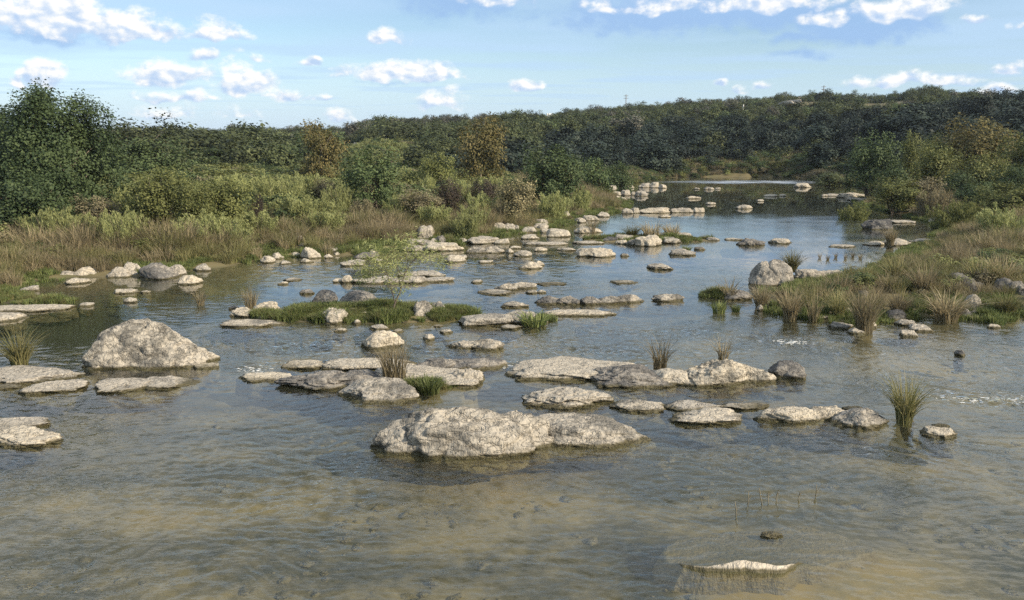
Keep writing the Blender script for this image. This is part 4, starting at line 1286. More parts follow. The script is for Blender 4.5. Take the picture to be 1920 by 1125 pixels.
for a_ in [("feathery light green shrub at the right side of the dark snag", 462, 560, 308, 70), ("tallest feathery light green shrub, under the left autumn tree", 540, 625, 306, 74),
           ("feathery shrub between the left autumn tree and the dark bushy tree", 590, 660, 330, 66), ("low feathery shrub left of the dark bushy tree's foot", 500, 600, 352, 63),
           ("feathery shrub behind the yellow green trees", 395, 480, 312, 74), ("feathery shrub behind the dark bushy tree's right side", 728, 800, 298, 90),
           ("feathery shrub leaning beside the right autumn tree's foot", 832, 895, 322, 74), ("low feathery shrub left of the pale tipped shrub", 868, 932, 348, 66),
           ("feathery shrub at the dark bushy tree's right foot", 712, 772, 352, 64), ("low feathery green shrub below the broad dome tree", 1000, 1075, 348, 72),
           ("feathery green shrub on the shore right of the dome tree's foot", 1050, 1115, 345, 80), ("small feathery shrub under the right autumn tree", 905, 960, 318, 88),
           ("feathery shrub low in front of the yellow green trees", 300, 420, 385, 53), ("feathery shrub beside the yellow green tree with a visible trunk", 205, 262, 330, 62),
           ("feathery shrub filling the gap left of the olive tree", 770, 815, 318, 84),
           ("feathery shrub at the water side of the tallest tree", 20, 130, 372, 56), ("low feathery shrub left of the yellow green tree's trunk", 140, 235, 380, 55),
           ("feathery shrub in tall grass below the dark snag", 430, 520, 380, 57), ("rounded feathery shrub right below the tallest feathery one", 555, 640, 362, 64),
           ("feathery shrub in front of the tangled tan bush", 770, 850, 372, 62), ("feathery shrub below the right autumn tree, nearer the water", 850, 915, 372, 61),
           ("feathery shrub at the grass edge right of the tallest tree's foot", 170, 262, 378, 53), ("broad feathery shrub in front of the tree beside the snag", 372, 462, 392, 53),
           ("low feathery shrub at the grass edge below the left autumn tree", 560, 645, 382, 58), ("feathery shrub near the water left of the bank rock pile", 840, 905, 388, 58)]:
    tree("feathery_shrub", a_[0], "shrub", a_[1], a_[2], a_[3], a_[4], 'feather' if len(a_[0]) % 2 else 'feather_b', L_FEATH, 'stem', SH)
DB = "dry brown bushes on the left bank"
for a_ in [("dry brown bush under the left autumn tree", 583, 632, 333, 72, L_BROWN), ("tangled tan dead bush right of the dark bushy tree", 738, 832, 352, 64, L_BROWN),
           ("black brown dead bush right of the tangled tan one", 815, 868, 332, 68, L_BLACK), ("black brown dead bush left of the pale tipped shrub", 878, 936, 334, 72, L_BLACK),
           ("brown bush in the grass below the tallest tree", 120, 215, 365, 60, L_BROWN), ("grey brown twiggy bush under the dark bushy tree", 650, 700, 372, 63, L_BROWN)]:
    tree("dead_bush", a_[0], "bush", a_[1], a_[2], a_[3], a_[4], 'bush_b', a_[5], 'stem', DB)
tree("dead_snag", "narrow dark snag of dead leaves among light green shrubs", "bush", 462, 488, 364, 60, 'tall', L_BLACK, 'tall')
# right bank
for a_ in [("dark green tree at the river's edge, leftmost on the right bank", 1590, 1690, 246, 108, 'bush_b', L_DARK), ("low rounded dark tree right of the river's edge tree", 1650, 1730, 288, 104, 'dome_b', L_DARK),
           ("slim yellowish tree standing up between the right bank trees", 1690, 1738, 248, 116, 'tall', L_OLIVE), ("yellow green tree with bare twigs, middle of the right bank", 1715, 1805, 258, 106, 'bush', L_OLIVE),
           ("tallest right bank tree with an orange brown crest", 1772, 1905, 218, 122, 'bush_b', L_AUT), ("broad olive green tree below the orange crested one", 1790, 1900, 262, 102, 'dome', L_OLIVE),
           ("olive tree cut by the right edge, upper one", 1872, 1990, 232, 112, 'bush', L_OLIVE), ("dark bush under the broad olive tree", 1770, 1850, 300, 98, 'dome_b', L_DARK),
           ("dark green bush cut by the right edge, lower one", 1860, 1975, 290, 96, 'dome', L_DARK), ("grey green tree behind the slim yellowish one", 1730, 1800, 240, 125, 'bush', L_HILL)]:
    tree("riverside_tree", a_[0], "tree", a_[1], a_[2], a_[3], a_[4], a_[5], a_[6], 'low', TR)
BR = "brush on the right bank"
for a_ in [("olive brush heap above the far right white ledge", 1640, 1745, 332, 88, L_OLIVE, 'bush_b'), ("pale twiggy brush under the broad olive tree", 1700, 1780, 328, 90, L_BROWN, 'bush'),
           ("olive brush in front of the dark right edge bush", 1840, 1960, 338, 80, L_OLIVE, 'bush'), ("green brush leaning over the inlet at the right", 1755, 1850, 362, 74, L_OLIVE, 'feather'),
           ("brown brush above the inlet's mouth", 1730, 1800, 345, 84, L_BROWN, 'feather_b'), ("green brush at the right edge above the bank's tall grass", 1850, 1960, 372, 64, L_FEATH, 'feather'),
           ("dark leafy brush at the right edge, upper of the bank", 1800, 1880, 340, 86, L_DARK, 'bush_b'), ("drooping olive brush over the water at the far ledge", 1578, 1640, 372, 80, L_OLIVE, 'feather_b')]:
    tree("brush", a_[0], "bush", a_[1], a_[2], a_[3], a_[4], a_[6], a_[5], 'stem', BR, zoff=-0.1)
FB = "bushes along the far end of the river"
for a_ in [("olive bush at the left end of the far bank", 1195, 1250, 300, 172, L_OLIVE), ("rounded green bush on the far bank, tallest of its row", 1225, 1282, 284, 178, L_HILL),
           ("low grey green bush right of the far bank's tallest", 1275, 1335, 304, 172, L_HILL), ("brown bush in the middle of the far bank", 1325, 1390, 306, 172, L_BROWN),
           ("wide dark bush right of the far bank's brown one", 1340, 1410, 288, 182, L_HILL), ("grey brown bush on the far bank under the white post", 1385, 1450, 300, 174, L_HILL),
           ("olive bush on the far bank near the right trees", 1440, 1505, 296, 172, L_OLIVE), ("round dark bush on the far bank before the dry slope", 1475, 1545, 292, 180, L_HILL),
           ("tan bush at the right end of the far bank", 1515, 1580, 312, 160, L_BROWN), ("dark bush overhanging the far right shore", 1530, 1605, 312, 142, L_HILL)]:
    tree("far_bush", a_[0], "bush", a_[1], a_[2], a_[3], a_[4], 'dome_b', a_[5], 'stem', FB)

# ------------------------------------------------------------------ wooded hills
HM = [crown_mesh("hill_crown", 20 + k, 1700, 0.075, 9, m_, st, clumps=60, ragged=.15) for k, (m_, st) in
      enumerate([(L_HILL, 'dome'), (L_HILL, 'round'), (L_HILL, 'dome'), (L_HILLG, 'round'), (L_DARK, 'dome')])]
HD = [crown_mesh("hill_crown_dark", 30 + k, 1700, 0.075, 9, L_HILL_SHADE, st, clumps=60, ragged=.15) for k, st in enumerate(['dome', 'round', 'dome'])]
g = np.random.default_rng(77)
n = 24000
fa = g.uniform(-0.74, 0.74, n)
fr = np.sqrt(g.uniform(100 ** 2, 640 ** 2, n))
fx, fy = fr * np.sin(fa), fr * np.cos(fa)
fs_ = river_sdf(fx, fy)
fz = ground_z(fx, fy, fs_)
px, py = project(np.stack([fx, fy, fz], -1))
start = np.interp(fa, START_AZ, START_D)
keep = (fs_ > np.where(fr > 150, 3.0, 9.0)) & (fr > start - 8) & (fr < np.interp(fa, RAZ, RD) + 70)
bare = np.exp(-(((px - 1570) / 120) ** 2 + ((py - 199) / 13) ** 2)) + 0.8 * np.exp(-(((px - 1680) / 60) ** 2 + ((py - 200) / 10) ** 2))
bare = bare * (fr < np.interp(fa, RAZ, RD) - 22)
outc = np.exp(-(((px - 705) / 75) ** 4 + ((py - 284) / 13) ** 4)) + np.exp(-(((px - 1030) / 10) ** 4 + ((py - 226) / 14) ** 4)) + np.exp(-(((px - 1394) / 7) ** 4 + ((py - 216) / 15) ** 4))
keep &= g.random(n) > 1.25 * bare
keep &= g.random(n) > 1.6 * outc
for ex, ey, er in EXCL:
    keep &= np.hypot(fx - ex, fy - ey) > er
fx, fy, fz, fr, px, py, bare = (a[keep] for a in (fx, fy, fz, fr, px, py, bare))
edge = 16 + np.interp(px, [0, 950, 1050, 1280, 1420, 1560, 1700, 1800, 1920, 2400], [400, 300, 262, 234, 226, 226, 212, 196, 184, 180])  # upper outline of the painted cloud shadow
dark = (g.random(len(px)) > 0.10) & (py > edge + 10 * fbm(xyz(fx * .03, fy * .03, 3.0), 2) + 4 * g.normal(size=len(px)))  # trees inside that outline get the darkened leaf colour
near = smooth(fr, 260, 130)
h_ = np.clip(np.exp(g.normal(1.2, 0.34, len(fx))), 1.5, 6.2) * (1 + 0.25 * near) * (1 - 0.35 * np.clip(bare, 0, 1))
h_ = np.where((np.abs(px - 705) < 75) & (py > 272), h_ * np.clip(0.35 + (320 - py) / 400, 0.3, 0.5), h_)      # thin scrub below the left hill's outcrop
w_ = h_ * g.uniform(0.95, 1.5, len(fx))
P3 = np.stack([fx, fy, fz - 0.25], -1)
olive_pick = np.where(g.random(len(fx)) < 0.03, 3, g.choice([0, 1, 2, 4], len(fx), p=[.3, .3, .2, .2]))
greyz = np.exp(-(((px - 730) / 120) ** 2 + ((py - 245) / 14) ** 2))
olive_pick = np.where(g.random(len(fx)) < greyz * .35, 3, olive_pick)
scatter("hillside_woods", "olive oak woods covering the far hills", HM, P3[~dark], np.stack([w_, h_], -1)[~dark], seed=1, pick=olive_pick[~dark])
scatter("shaded_woods", "woods with cloud shade painted into their leaves on the lower slope of the right hill", HD, P3[dark], np.stack([w_, h_], -1)[dark] * 1.1, seed=2)

# ------------------------------------------------------------------ bank grass
TD = [tuft_mesh("tuft_dry", 40 + k, 120, G_DRY, 0.017, 0.26, 0.62) for k in range(3)]
TM = [tuft_mesh("tuft_mixed", 44 + k, 120, G_MIX, 0.017, 0.26, 0.62) for k in range(2)]
TG = [tuft_mesh("tuft_green", 47 + k, 60, G_GREEN, 0.06, 0.45, 0.5) for k in range(3)]
UB = [crown_mesh("undergrowth_bush", 50 + k, 1500, 0.075, 8, m_, 'dome', clumps=70, ragged=.2) for k, m_ in enumerate([L_OLIVE, L_FEATH, L_BROWN, L_DARK])]
RK = np.array(ROCKS)


def clear_of_rocks(x, y, pad=0.1):
    ok = np.ones(x.shape, bool)
    for rx_, ry_, rw in RK:
        ok &= np.hypot(x - rx_, (y - ry_) * 1.2 + 0.5) > rw * 0.85 + pad
    return ok


def wild(n, r0, r1, s0, s1, seed, amax=0.72, power=1.0):
    g = np.random.default_rng(seed)
    a = g.uniform(-amax, amax, n)
    r = (r0 ** power + g.random(n) * (r1 ** power - r0 ** power)) ** (1 / power)
    x, y = r * np.sin(a), r * np.cos(a)
    s_ = river_sdf(x, y)
    k = (s_ > s0) & (s_ < s1)
    return x[k], y[k], s_[k], g


x, y, s_, g = wild(60000, 24, 165, 0.5, 19, 5, power=1.3)
px, py = project(xyz(x, y, ground_z(x, y, s_)))
pn = fbm(xyz(x * .22, y * .22, 1.0), 2)
k = clear_of_rocks(x, y) & (g.random(len(x)) < np.clip(0.35 + s_ * 0.25, 0, 1)) & (g.random(len(x)) < np.where(x < 0, 1 - 0.9 * smooth(s_, 4.5, 9), (1 - 0.6 * smooth(s_, 4, 9)) * np.where(np.hypot(x, y) < 50, 0.40, 1.0))) & ((s_ > 2.2) | (pn > -0.05))
x, y, s_, pn = x[k], y[k], s_[k], pn[k]
z = ground_z(x, y, s_)
hh = (0.5 + 0.9 * g.random(len(x)) ** 1.5) * np.clip(0.6 + 0.13 * s_, 0.5, 1.25) * np.clip(1.0 + 1.3 * pn, .45, 1.7) * np.where((x > 0) & (np.hypot(x, y) < 75), 0.80, 1.0)
mixed = g.random(len(x)) < np.clip(0.52 - 1.6 * fbm(xyz(x * .12, y * .12, 6.0), 2), 0.08, 0.95)
P3 = np.stack([x, y, z], -1)
S3 = np.stack([hh * 1.25, hh], -1)
scatter("dry_grass", "tall straw coloured grass along both banks", TD, P3[~mixed], S3[~mixed], seed=5)
scatter("mixed_grass", "greenish tall grass along both banks", TM, P3[mixed], S3[mixed], seed=6)
print("bank grass", len(x))

x, y, s_, g = wild(52000, 22, 120, -0.35, 3.2, 6, power=1.2)
pn = fbm(xyz(x * .16, y * .16, 4.0), 2)
k = clear_of_rocks(x, y, 0.0) & (pn > -0.12)
x, y, s_ = x[k], y[k], s_[k]
z = np.maximum(ground_z(x, y, s_), -0.03)
hh = 0.22 + 0.20 * g.random(len(x))
scatter("green_grass", "low green grass at the water's edge of both banks", TG, np.stack([x, y, z], -1), np.stack([hh * 1.5, hh], -1), seed=7)
print("green", len(x))

x, y, s_, g = wild(24000, 34, 200, 3.0, 90, 8, power=1.35)
kk = (s_ > 9) | (np.hypot(x, y) > 120) | (g.random(len(s_)) < np.where(x > 0, 0.9, 0.5) * smooth(s_, 2, 8))
x, y, s_ = x[kk], y[kk], s_[kk]
k = np.ones(len(x), bool)
for ex, ey, er in EXCL:
    k &= np.hypot(x - ex, y - ey) > er * 0.7
x, y, s_ = x[k], y[k], s_[k]
hh = g.uniform(0.6, 2.1, len(x)) * np.clip(s_ / 13, 0.6, 1.3)
pn = fbm(xyz(x * .08, y * .08, 9.0), 2)
pick = np.clip(np.floor((pn + 0.35 + 0.3 * g.normal(size=len(x))) * 4), 0, 3).astype(int)
scatter("undergrowth", "low mixed scrub behind the bank grass", UB, np.stack([x, y, ground_z(x, y, s_) - .1], -1), np.stack([hh * 1.4, hh], -1), seed=8, pick=pick)

# far end of the river: rough grass and scrub down to the water
x, y, s_, g = wild(26000, 128, 205, -0.3, 14, 15, amax=0.5)
hh = g.uniform(0.8, 2.4, len(x)) * np.clip(0.55 + s_ * 0.10, .3, 1.2)
scatter("far_bank_scrub", "rough grass and scrub lining the far end of the river", UB + TD + TM, np.stack([x, y, ground_z(x, y, s_) - .1], -1), np.stack([hh * 1.5, hh], -1), seed=16,
        pick=g.choice(9, len(x), p=[.06, .02, .20, .26, .12, .12, .12, .05, .05]))

# loose stones along the banks and cobbles on the bed
SM = []
for k in range(6):
    v, f = lump(1, g.uniform(.6, .9), g.uniform(.35, .7), 900 + k, 3, base=.4)
    SM.append(mesh_np("loose_stone", v, f, R_PALE if k < 4 else R_GREY))
x, y, s_, g = wild(16000, 26, 130, -1.6, 1.6, 17, power=1.2)
k = g.random(len(x)) < 0.16 * np.clip(1.2 + 2.5 * fbm(xyz(x * .12, y * .12, 2.0), 2), 0, 3)
x, y, s_ = x[k], y[k], s_[k]
sz = 0.06 + 0.20 * g.random(len(x)) ** 3
scatter("shore_stones", "small loose stones strewn along both waterlines", SM, np.stack([x, y, np.maximum(ground_z(x, y, s_), -.06)], -1), np.stack([sz, sz * .8], -1), seed=18)
x, y, s_, g = wild(6000, 10, 34, -90, -1.5, 19, power=1.3)
k = fbm(xyz(x * .3, y * .3, 7.0), 2) > 0.05
x, y, s_ = x[k], y[k], s_[k]
sz = 0.04 + 0.16 * g.random(len(x)) ** 3
scatter("bed_cobbles", "brown cobbles lying on the river bed", SM, np.stack([x, y, ground_z(x, y, s_)], -1), np.stack([sz, sz * .6], -1), seed=20)

# islets: leafy green cover
g = np.random.default_rng(9)
n = 26000
xs, ys = [], []
for (mx, my, rx, ry, hh_), cnt in zip(MOUND_W, [2600, 1100, 800, 500, 260, 220, 160, 260, 260]):
    q, w = np.sqrt(g.random(cnt)) * 1.02, g.uniform(0, 6.283, cnt)
    xs.append(mx + q * np.cos(w) * rx); ys.append(my + q * np.sin(w) * ry)
x, y = np.concatenate(xs), np.concatenate(ys)
z = ground_z(x, y)
k = (z > -0.03) & clear_of_rocks(x, y, -0.1) & (fbm(xyz(x * 1.1, y * 1.1, 5.0), 2) > -0.22)
x, y, z = x[k], y[k], z[k]
hh = g.uniform(0.10, 0.30, len(x)) * np.clip(1.15 + 1.5 * fbm(xyz(x * .9, y * .9, 2.0), 2), .4, 2.0)
scatter("islet_plants", "low leafy green plants covering the islets", TG + TM, np.stack([x, y, z], -1), np.stack([hh * 1.4, hh], -1), seed=10)

# ------------------------------------------------------------------ single tufts
TU = {'dry': tuft_mesh("reed_dry", 60, 260, G_DRY, 0.014, 0.12, 0.62, 4), 'mix': tuft_mesh("reed_mixed", 61, 280, G_MIX, 0.013, 0.10, 0.66, 4),
      'thin': tuft_mesh("reed_thin", 62, 80, G_DRY, 0.012, 0.11, 0.60, 4), 'green': tuft_mesh("reed_green", 63, 140, G_GREEN, 0.045, 0.3, 0.5, 3),
      'up': tuft_mesh("reed_upright", 64, 170, G_DRY, 0.013, 0.16, 0.36, 4)}


def tuft(label, x0, x1, yt, yb, kind='dry', z=0.0, group="reed tufts in and by the river", name="reed_tuft", cat="reed tuft"):
    c = at((x0 + x1) / 2, yb, z)
    s_ = (c.y * math.cos(PITCH) + (CAM_H - z) * math.sin(PITCH)) / FOC
    hgt, wid = (yb - yt) * s_ * 1.05, (x1 - x0) * s_
    natural = {'dry': 0.74, 'mix': 0.72, 'thin': .66, 'green': 1.1, 'up': .62}[kind]
    k = wid / natural
    o = link(name, TU[kind], loc=(c.x, c.y, z), rz=hash_turn(label), scale=(k, k, hgt))
    return tag(o, label, cat, group)


tuft("tall tuft of dry reeds on the middle rock cluster", 700, 780, 625, 714, 'up', .05)
tuft("reed tuft standing in the near right water beside the round pitted rock", 1648, 1742, 690, 792, 'mix')
tuft("olive reed tuft at the left edge behind the pale slabs", -4, 80, 603, 690, 'mix')
tuft("thin dry tuft behind the grey pitted rock, left of two", 1200, 1275, 618, 690, 'thin')
tuft("thin dry tuft behind the humped rock, right of two", 1328, 1385, 622, 672, 'thin')
tuft("small dry tuft on the pale ledge left of the islet", 452, 488, 530, 580, 'up', .08)
tuft("sparse green sprig standing in dark water left of the islet", 355, 398, 535, 571, 'thin')
tuft("tuft of green grass on the right of the dry reed cluster", 770, 838, 699, 736, 'green', name="grass_tuft", cat="grass tuft")
tuft("short grass growing on the pale mid river ledge", 960, 1042, 583, 608, 'green', .05, name="grass_tuft", cat="grass tuft")
RT = "reed tufts on the right bank"
for a_ in [("dry tuft at the left foot of the tall split boulder", 1398, 1456, 525, 577, 'dry'), ("dense dry tuft second from the left on the right bank", 1446, 1516, 528, 598, 'dry'),
           ("dry tuft third from the left on the right bank", 1498, 1552, 530, 601, 'thin'), ("dark green tuft between the third dry tuft and the tall one", 1540, 1600, 535, 596, 'mix'),
           ("tall dry tuft reaching farthest into the shallows of the right bank", 1578, 1662, 522, 622, 'dry'), ("wide brown tuft at the front of the right bank", 1716, 1832, 536, 600, 'dry'),
           ("tuft of grass behind the tall split boulder", 1458, 1512, 462, 508, 'mix'), ("thin reeds at the left tip of the right bank", 1340, 1395, 512, 560, 'thin'),
           ("dry tuft standing behind the right bank's white ledge", 1650, 1688, 420, 458, 'dry'), ("brown tuft behind the wide one, under the black sided boulder", 1690, 1770, 480, 560, 'dry'),
           ("straw tuft between the wide brown tuft and the tall dry tuft", 1650, 1715, 535, 592, 'dry'), ("green brown tuft right of the long white ledge", 1595, 1650, 488, 535, 'mix'),
           ("thin straw tuft in front of the black sided boulder", 1770, 1815, 505, 548, 'thin'), ("olive tuft at the right edge below the grey rocks", 1850, 1920, 540, 592, 'mix'),
           ("brown tuft left of the brown clump by the right edge", 1740, 1810, 455, 510, 'dry'), ("tall brown grass clump at the back of the right bank's point", 1640, 1720, 470, 530, 'mix'), ("brown grass clump right of the black sided boulder", 1830, 1925, 470, 540, 'dry')]:
    tuft(*a_[:6], 0.0 if a_[4] > 555 else 0.15, RT)
for a_ in [("small green weeds standing in water off the right bank's tip, larger patch", 1328, 1368, 560, 586), ("small green weeds off the right bank's tip, small right patch", 1368, 1392, 568, 584),
           ("small green weeds in water left of the pale mid river ledge", 864, 912, 572, 592), ("sprig of weeds on the oval weedy rock", 1274, 1300, 460, 470)]:
    tuft(*a_, 'green', name="water_weeds", cat="weeds", group="weeds standing in the river")
for x0, yb_, lb in [(1530, 484, "leftmost of the reed stubs off the right bank"), (1545, 487, "second reed stub from the left off the right bank"), (1560, 483, "third reed stub from the left off the right bank"), (1578, 486, "fourth reed stub from the left off the right bank"), (1592, 482, "fifth reed stub from the left off the right bank"), (1606, 485, "rightmost of the reed stubs off the right bank")]:
    tuft(lb, x0, x0 + 14, yb_ - 13, yb_, 'thin', name="reed_stub", cat="reeds", group="reed stubs off the right bank")
FG = "reeds of the far islet"
for a_ in [("dark green reeds at the left of the far islet", 1160, 1210, 420, 444, 'mix'), ("brown reeds in the middle of the far islet", 1195, 1250, 412, 446, 'up'), ("brown reeds at the right of the far islet", 1235, 1285, 415, 442, 'up')]:
    tuft(*a_, .15, FG)
tuft("thin reeds beside the white slab rock near the round tan boulder", 1095, 1125, 398, 437, 'thin')

# dry stalks over the drowned slab
m_stalk, N, out = new_mat("dry_stalk")
principled(N, out, (0.19, 0.17, 0.12), 0.9, 0.1)
for k, (sx_, yb_, yt_, tilt, lb) in enumerate([
        (1381, 968, 937, -.15, "leftmost dry stalk standing over the drowned slab"), (1402, 946, 920, .02, "dry stalk with a knob, second from the left"),
        (1428, 944, 912, -.2, "pair of crossing dry stalks over the drowned slab"), (1440, 942, 920, .0, "straight dry stalk right of the crossing pair"),
        (1456, 940, 916, .05, "dry stalk with a forked top, right of the straight one"), (1498, 936, 920, .05, "short thin twig right of the forked stalk"),
        (1530, 934, 905, -.05, "rightmost tall dry stalk over the drowned slab")]):
    c = at(sx_, yb_)
    s_ = c.y / FOC * 1.06
    H_ = (yb_ - yt_) * s_
    ts = np.linspace(-0.4, 1, 6)
    pth = np.column_stack([tilt * H_ * ts + .006 * np.sin(ts * 7 + k), 0.03 * np.cos(ts * 5 + k), H_ * ts])
    v1, f1 = tube(pth, np.array([.012, .011, .012, .010, .012, .005]), 5)
    v2, f2 = tube([pth[3], pth[3] + (.04, 0, .05), pth[3] + (.05, 0, .10)], [.008, .006, .003], 5)
    o = link("dry_stalk", mesh_np("dry_stalk", np.concatenate([v1, v2]), quads=np.concatenate([f1, f2 + len(v1)]), mat=m_stalk), loc=c)
    tag(o, lb, "stalk", "dry stalks over the drowned slab")

# willow sapling on the islet: bent thin stem, arching sprays
base = at(733, 590, .12)
ss = base.y / FOC * 1.03


def sap(x, y, dy=0.0):
    return np.array([(x - 733) * ss, dy, (590 - y) * ss])


r = link("willow_sapling", None, loc=base)
tag(r, "slender willow sapling leaning on the grassy islet", "tree")
vs, fs, n0 = [], [], 0
BRS = [([sap(733, 596), sap(741, 568), sap(752, 545, .1), sap(757, 520, .15), sap(770, 495, .2), sap(795, 475, .1)], .045),
       ([sap(741, 568), sap(737, 540, -.2), sap(732, 515, -.3), sap(722, 480, -.4), sap(705, 455, -.5)], .028),
       ([sap(752, 545, .1), sap(745, 515, .5), sap(740, 480, .7), sap(735, 450, .8)], .022),
       ([sap(757, 520, .15), sap(745, 495, -.3), sap(715, 478, -.5), sap(680, 492, -.6)], .018),
       ([sap(770, 495, .2), sap(790, 478, .5), sap(815, 480, .6), sap(828, 505, .6)], .018),
       ([sap(732, 515, -.3), sap(712, 500, 0), sap(690, 510, .2), sap(680, 525, .3)], .014),
       ([sap(757, 520, .15), sap(765, 490, .6), sap(762, 465, .9), sap(775, 448, 1.0)], .018)]
tips = []
for pth, r0 in BRS:
    pth = np.array(pth)
    t = np.linspace(0, len(pth) - 1, 12)
    fine_p = np.stack([np.interp(t, np.arange(len(pth)), pth[:, i]) for i in range(3)], -1)
    v, f = tube(fine_p, r0 * (1 - .85 * np.linspace(0, 1, 12)), 6)
    vs.append(v); fs.append(f + n0); n0 += len(v)
    tips.append(fine_p[4:])
link("trunk", mesh_np("sapling_trunk", np.concatenate(vs), quads=np.concatenate(fs), mat=m_bark), r)
g = np.random.default_rng(12)
tips = np.concatenate(tips)
n = 2600
c = tips[g.integers(0, len(tips), n)] + g.normal(size=(n, 3)) * (.24, .22, .15) - (0, 0, .02)
ax = np.column_stack([g.normal(size=n) * .8, g.normal(size=n) * .5, -0.25 + g.normal(size=n) * .5])
ax /= np.linalg.norm(ax, axis=1)[:, None]
nr = np.cross(ax, unit(g, n)); nr /= np.linalg.norm(nr, axis=1)[:, None] + 1e-9
v, q, t = leaves(c, nr, g.uniform(.12, .26, n), np.full(n, .028), ax, g.random(n))
link("crown", mesh_np("sapling_crown", v, quads=q, mat=L_FEATH, smooth_=False, tint=t), r)

# ------------------------------------------------------------------ small far things
m_white, N, out = new_mat("white_paint")
principled(N, out, (0.8, 0.8, 0.78), 0.5, 0.3)
m_wood, N, out = new_mat("pole_wood")
principled(N, out, (0.20, 0.17, 0.14), 0.9, 0.1)


def box_np(cx, cy, cz, sx, sy, sz):
    v = np.array([(x, y, z) for x in (-.5, .5) for y in (-.5, .5) for z in (-.5, .5)]) * (sx, sy, sz) + (cx, cy, cz)
    f = np.array([(0, 1, 3, 2), (4, 6, 7, 5), (0, 4, 5, 1), (2, 3, 7, 6), (0, 2, 6, 4), (1, 5, 7, 3)])
    return v, f


def far_base(px_, py_top, d):
    d0 = pix_dir(px_, py_top)
    k = d / math.hypot(d0.x, d0.y)
    x, y = d0.x * k, d0.y * k
    return x, y, gz(x, y), CAM_H + d0.z * k


for px_, yt_, d_, lb, mt in [(1174, 177, 425, "utility pole with crossarms on the ridge, leftmost one", m_wood), (1279, 182, 425, "utility pole on the ridge right of the leftmost one", m_wood),
                             (1394, 196, 330, "pale post with a dark head on the wooded slope", m_white), (1545, 160, 440, "thin pole on the hilltop's left shoulder", m_wood)]:
    x, y, zb, zt = far_base(px_, yt_, d_)
    r = link("utility_pole", None, loc=(x, y, zb))
    tag(r, lb, "pole", "poles on the hill")
    H_ = zt - zb
    v, f = tube([(0, 0, -.5), (0, 0, H_ / 2), (0, 0, H_)], [.24, .2, .16], 8)
    link("post", mesh_np("post", v, quads=f, mat=mt), r)
    for zc in (H_ - .7, H_ - 1.9):
        v, f = box_np(0, .2, zc, 2.4, .16, .2)
        link("crossarm", mesh_np("crossarm", v, quads=f, mat=m_wood, smooth_=False), r)
for px_, lb in [(1026.5, "left of three white upright tanks on the wooded ridge"), (1030.5, "middle of three white upright tanks on the wooded ridge"), (1034.5, "right of three white upright tanks on the wooded ridge")]:
    x, y, zb, zt = far_base(px_, 212, 395)
    H_ = zt - zb
    r = link("white_tank", None, loc=(x, y, zb))
    tag(r, lb, "tank", "white tanks on the ridge")
    v, f = tube([(0, 0, -.3), (0, 0, H_ * .9), (0, 0, H_ * .96), (0, 0, H_)], [.36, .36, .3, .03], 12)
    link("shell", mesh_np("shell", v, quads=f, mat=m_white), r)
    v, f = tube([(0, 0, H_ * .55), (0, 0, H_ * .55 + .12)], [.40, .40], 12)
    link("band", mesh_np("band", v, quads=f, mat=m_wood), r)
x, y, zb, zt = far_base(1503, 169, 415)
v, f = box_np(0, 0, .6, 2.4, 2.2, 2.0)
r = link("hilltop_hut", None, loc=(x, y, zb))
tag(r, "tiny white hut among trees near the hilltop", "hut")
link("wall", mesh_np("wall", v, quads=f, mat=m_white, smooth_=False), r)
rv = np.array([(-1.4, -1.3, 1.6), (1.4, -1.3, 1.6), (1.4, 1.3, 1.6), (-1.4, 1.3, 1.6), (-1.4, 0, 2.2), (1.4, 0, 2.2)])
link("roof", mesh_np("roof", rv, np.array([(0, 1, 5), (0, 5, 4), (2, 3, 4), (2, 4, 5), (0, 4, 3), (1, 2, 5)]), mat=m_wood, smooth_=False), r)
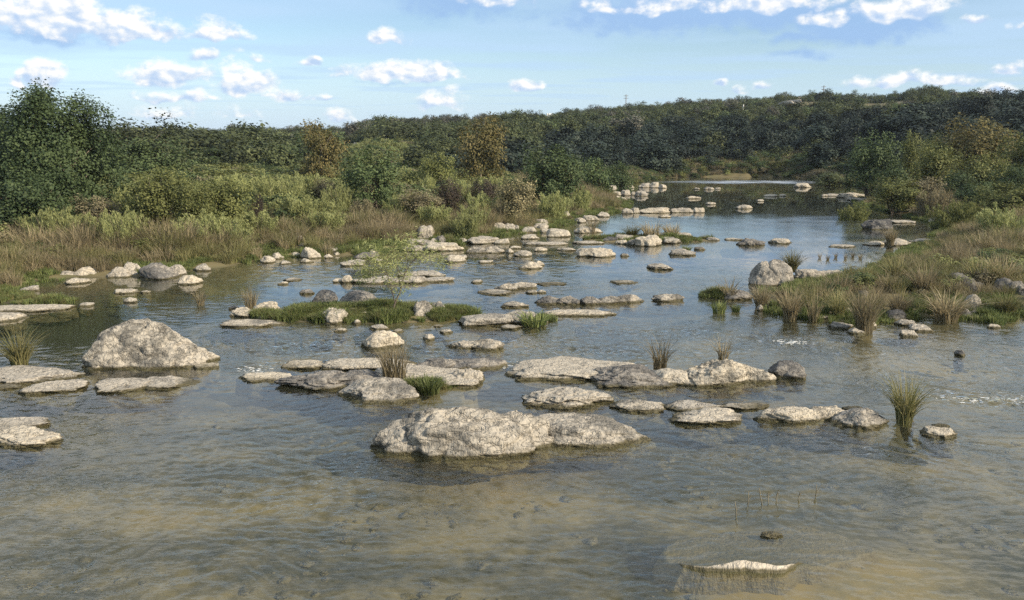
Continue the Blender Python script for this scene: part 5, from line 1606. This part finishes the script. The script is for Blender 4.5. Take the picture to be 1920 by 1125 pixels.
# limestone outcrop on the left hill
OC = "limestone outcrop on the left hill"
for (x0, x1, yt_, yb_), lb in [((636, 656, 271, 281), "white outcrop rock at the left end of the left hill's outcrop"), ((655, 690, 268, 276), "long low rock of the left hill's outcrop"),
                               ((693, 722, 264, 276), "white block left of the gap in the left hill's outcrop"), ((726, 748, 262, 275), "largest white block of the left hill's outcrop"),
                               ((746, 770, 265, 277), "craggy block at the right end of the left hill's outcrop"), ((728, 740, 276, 283), "small fallen rock below the left hill's outcrop")]:
    p = march((x0 + x1) / 2, yb_ + 2, 60)
    rock("outcrop_rock", lb, [(x0 - 2, x1 + 2, yt_ - 3, yb_)], 'p', group=OC, z=p.z, sub=4, base=1.5, boxy=3)
for (x0, x1, yt_, yb_), lb in [((1452, 1468, 188, 194), "white scar of bare rock on the right hill, left one"), ((1466, 1478, 186, 191), "white scar of bare rock on the right hill, right one")]:
    p = march((x0 + x1) / 2, yb_, 60)
    rock("outcrop_rock", lb, [(x0, x1, yt_, yb_)], 'p', group="bare rock on the right hill", z=p.z, sub=4, base=1.5)

# ------------------------------------------------------------------ foam where the water breaks
m_foam, N, out = new_mat("foam")
principled(N, out, (0.62, 0.64, 0.64), 0.6, 0.3)
v0, f0 = ico(1)
for cx, cy, rx, ry, cnt, lb in [(1480, 642, 26, 4, 50, "patch of white foam in the riffle below the right bank"), (1860, 750, 75, 6, 70, "line of white foam at the right edge rapid"),
                                (470, 694, 26, 7, 40, "flecks of foam left of the tufted rock cluster"),
                                (968, 688, 18, 7, 45, "foam at the notch left of the broad pale slab")]:
    g = np.random.default_rng(int(cx))
    c0 = at(cx, cy)
    vs, fs = [], []
    for k in range(cnt):
        q = at(cx + g.normal() * rx * .6, cy + g.normal() * ry * .5)
        s_ = g.uniform(.005, .016)
        vs.append(v0 * (s_ * g.uniform(2, 8), s_, s_ * .6) + np.array([q.x - c0.x, q.y - c0.y, .008]))
        fs.append(f0 + k * len(v0))
    o = link("foam", mesh_np("foam", np.concatenate(vs), np.concatenate(fs), m_foam), loc=c0)
    tag(o, lb, kind="stuff")

# ------------------------------------------------------------------ thin summer haze
m_haze, N, out = new_mat("haze")
pv = N.n('ShaderNodeVolumePrincipled')
pv.inputs['Color'].default_value = (0.72, 0.85, 1.0, 1)
pv.inputs['Density'].default_value = 0.00011
pv.inputs['Anisotropy'].default_value = 0.0
N.link(pv.outputs[0], out.inputs['Volume'])
v, f = box_np(0, 0, 26, 7400, 7400, 58)
tag(link("haze", mesh_np("haze", v, quads=f, mat=m_haze, smooth_=False)), "thin bluish haze over the valley", kind="stuff")
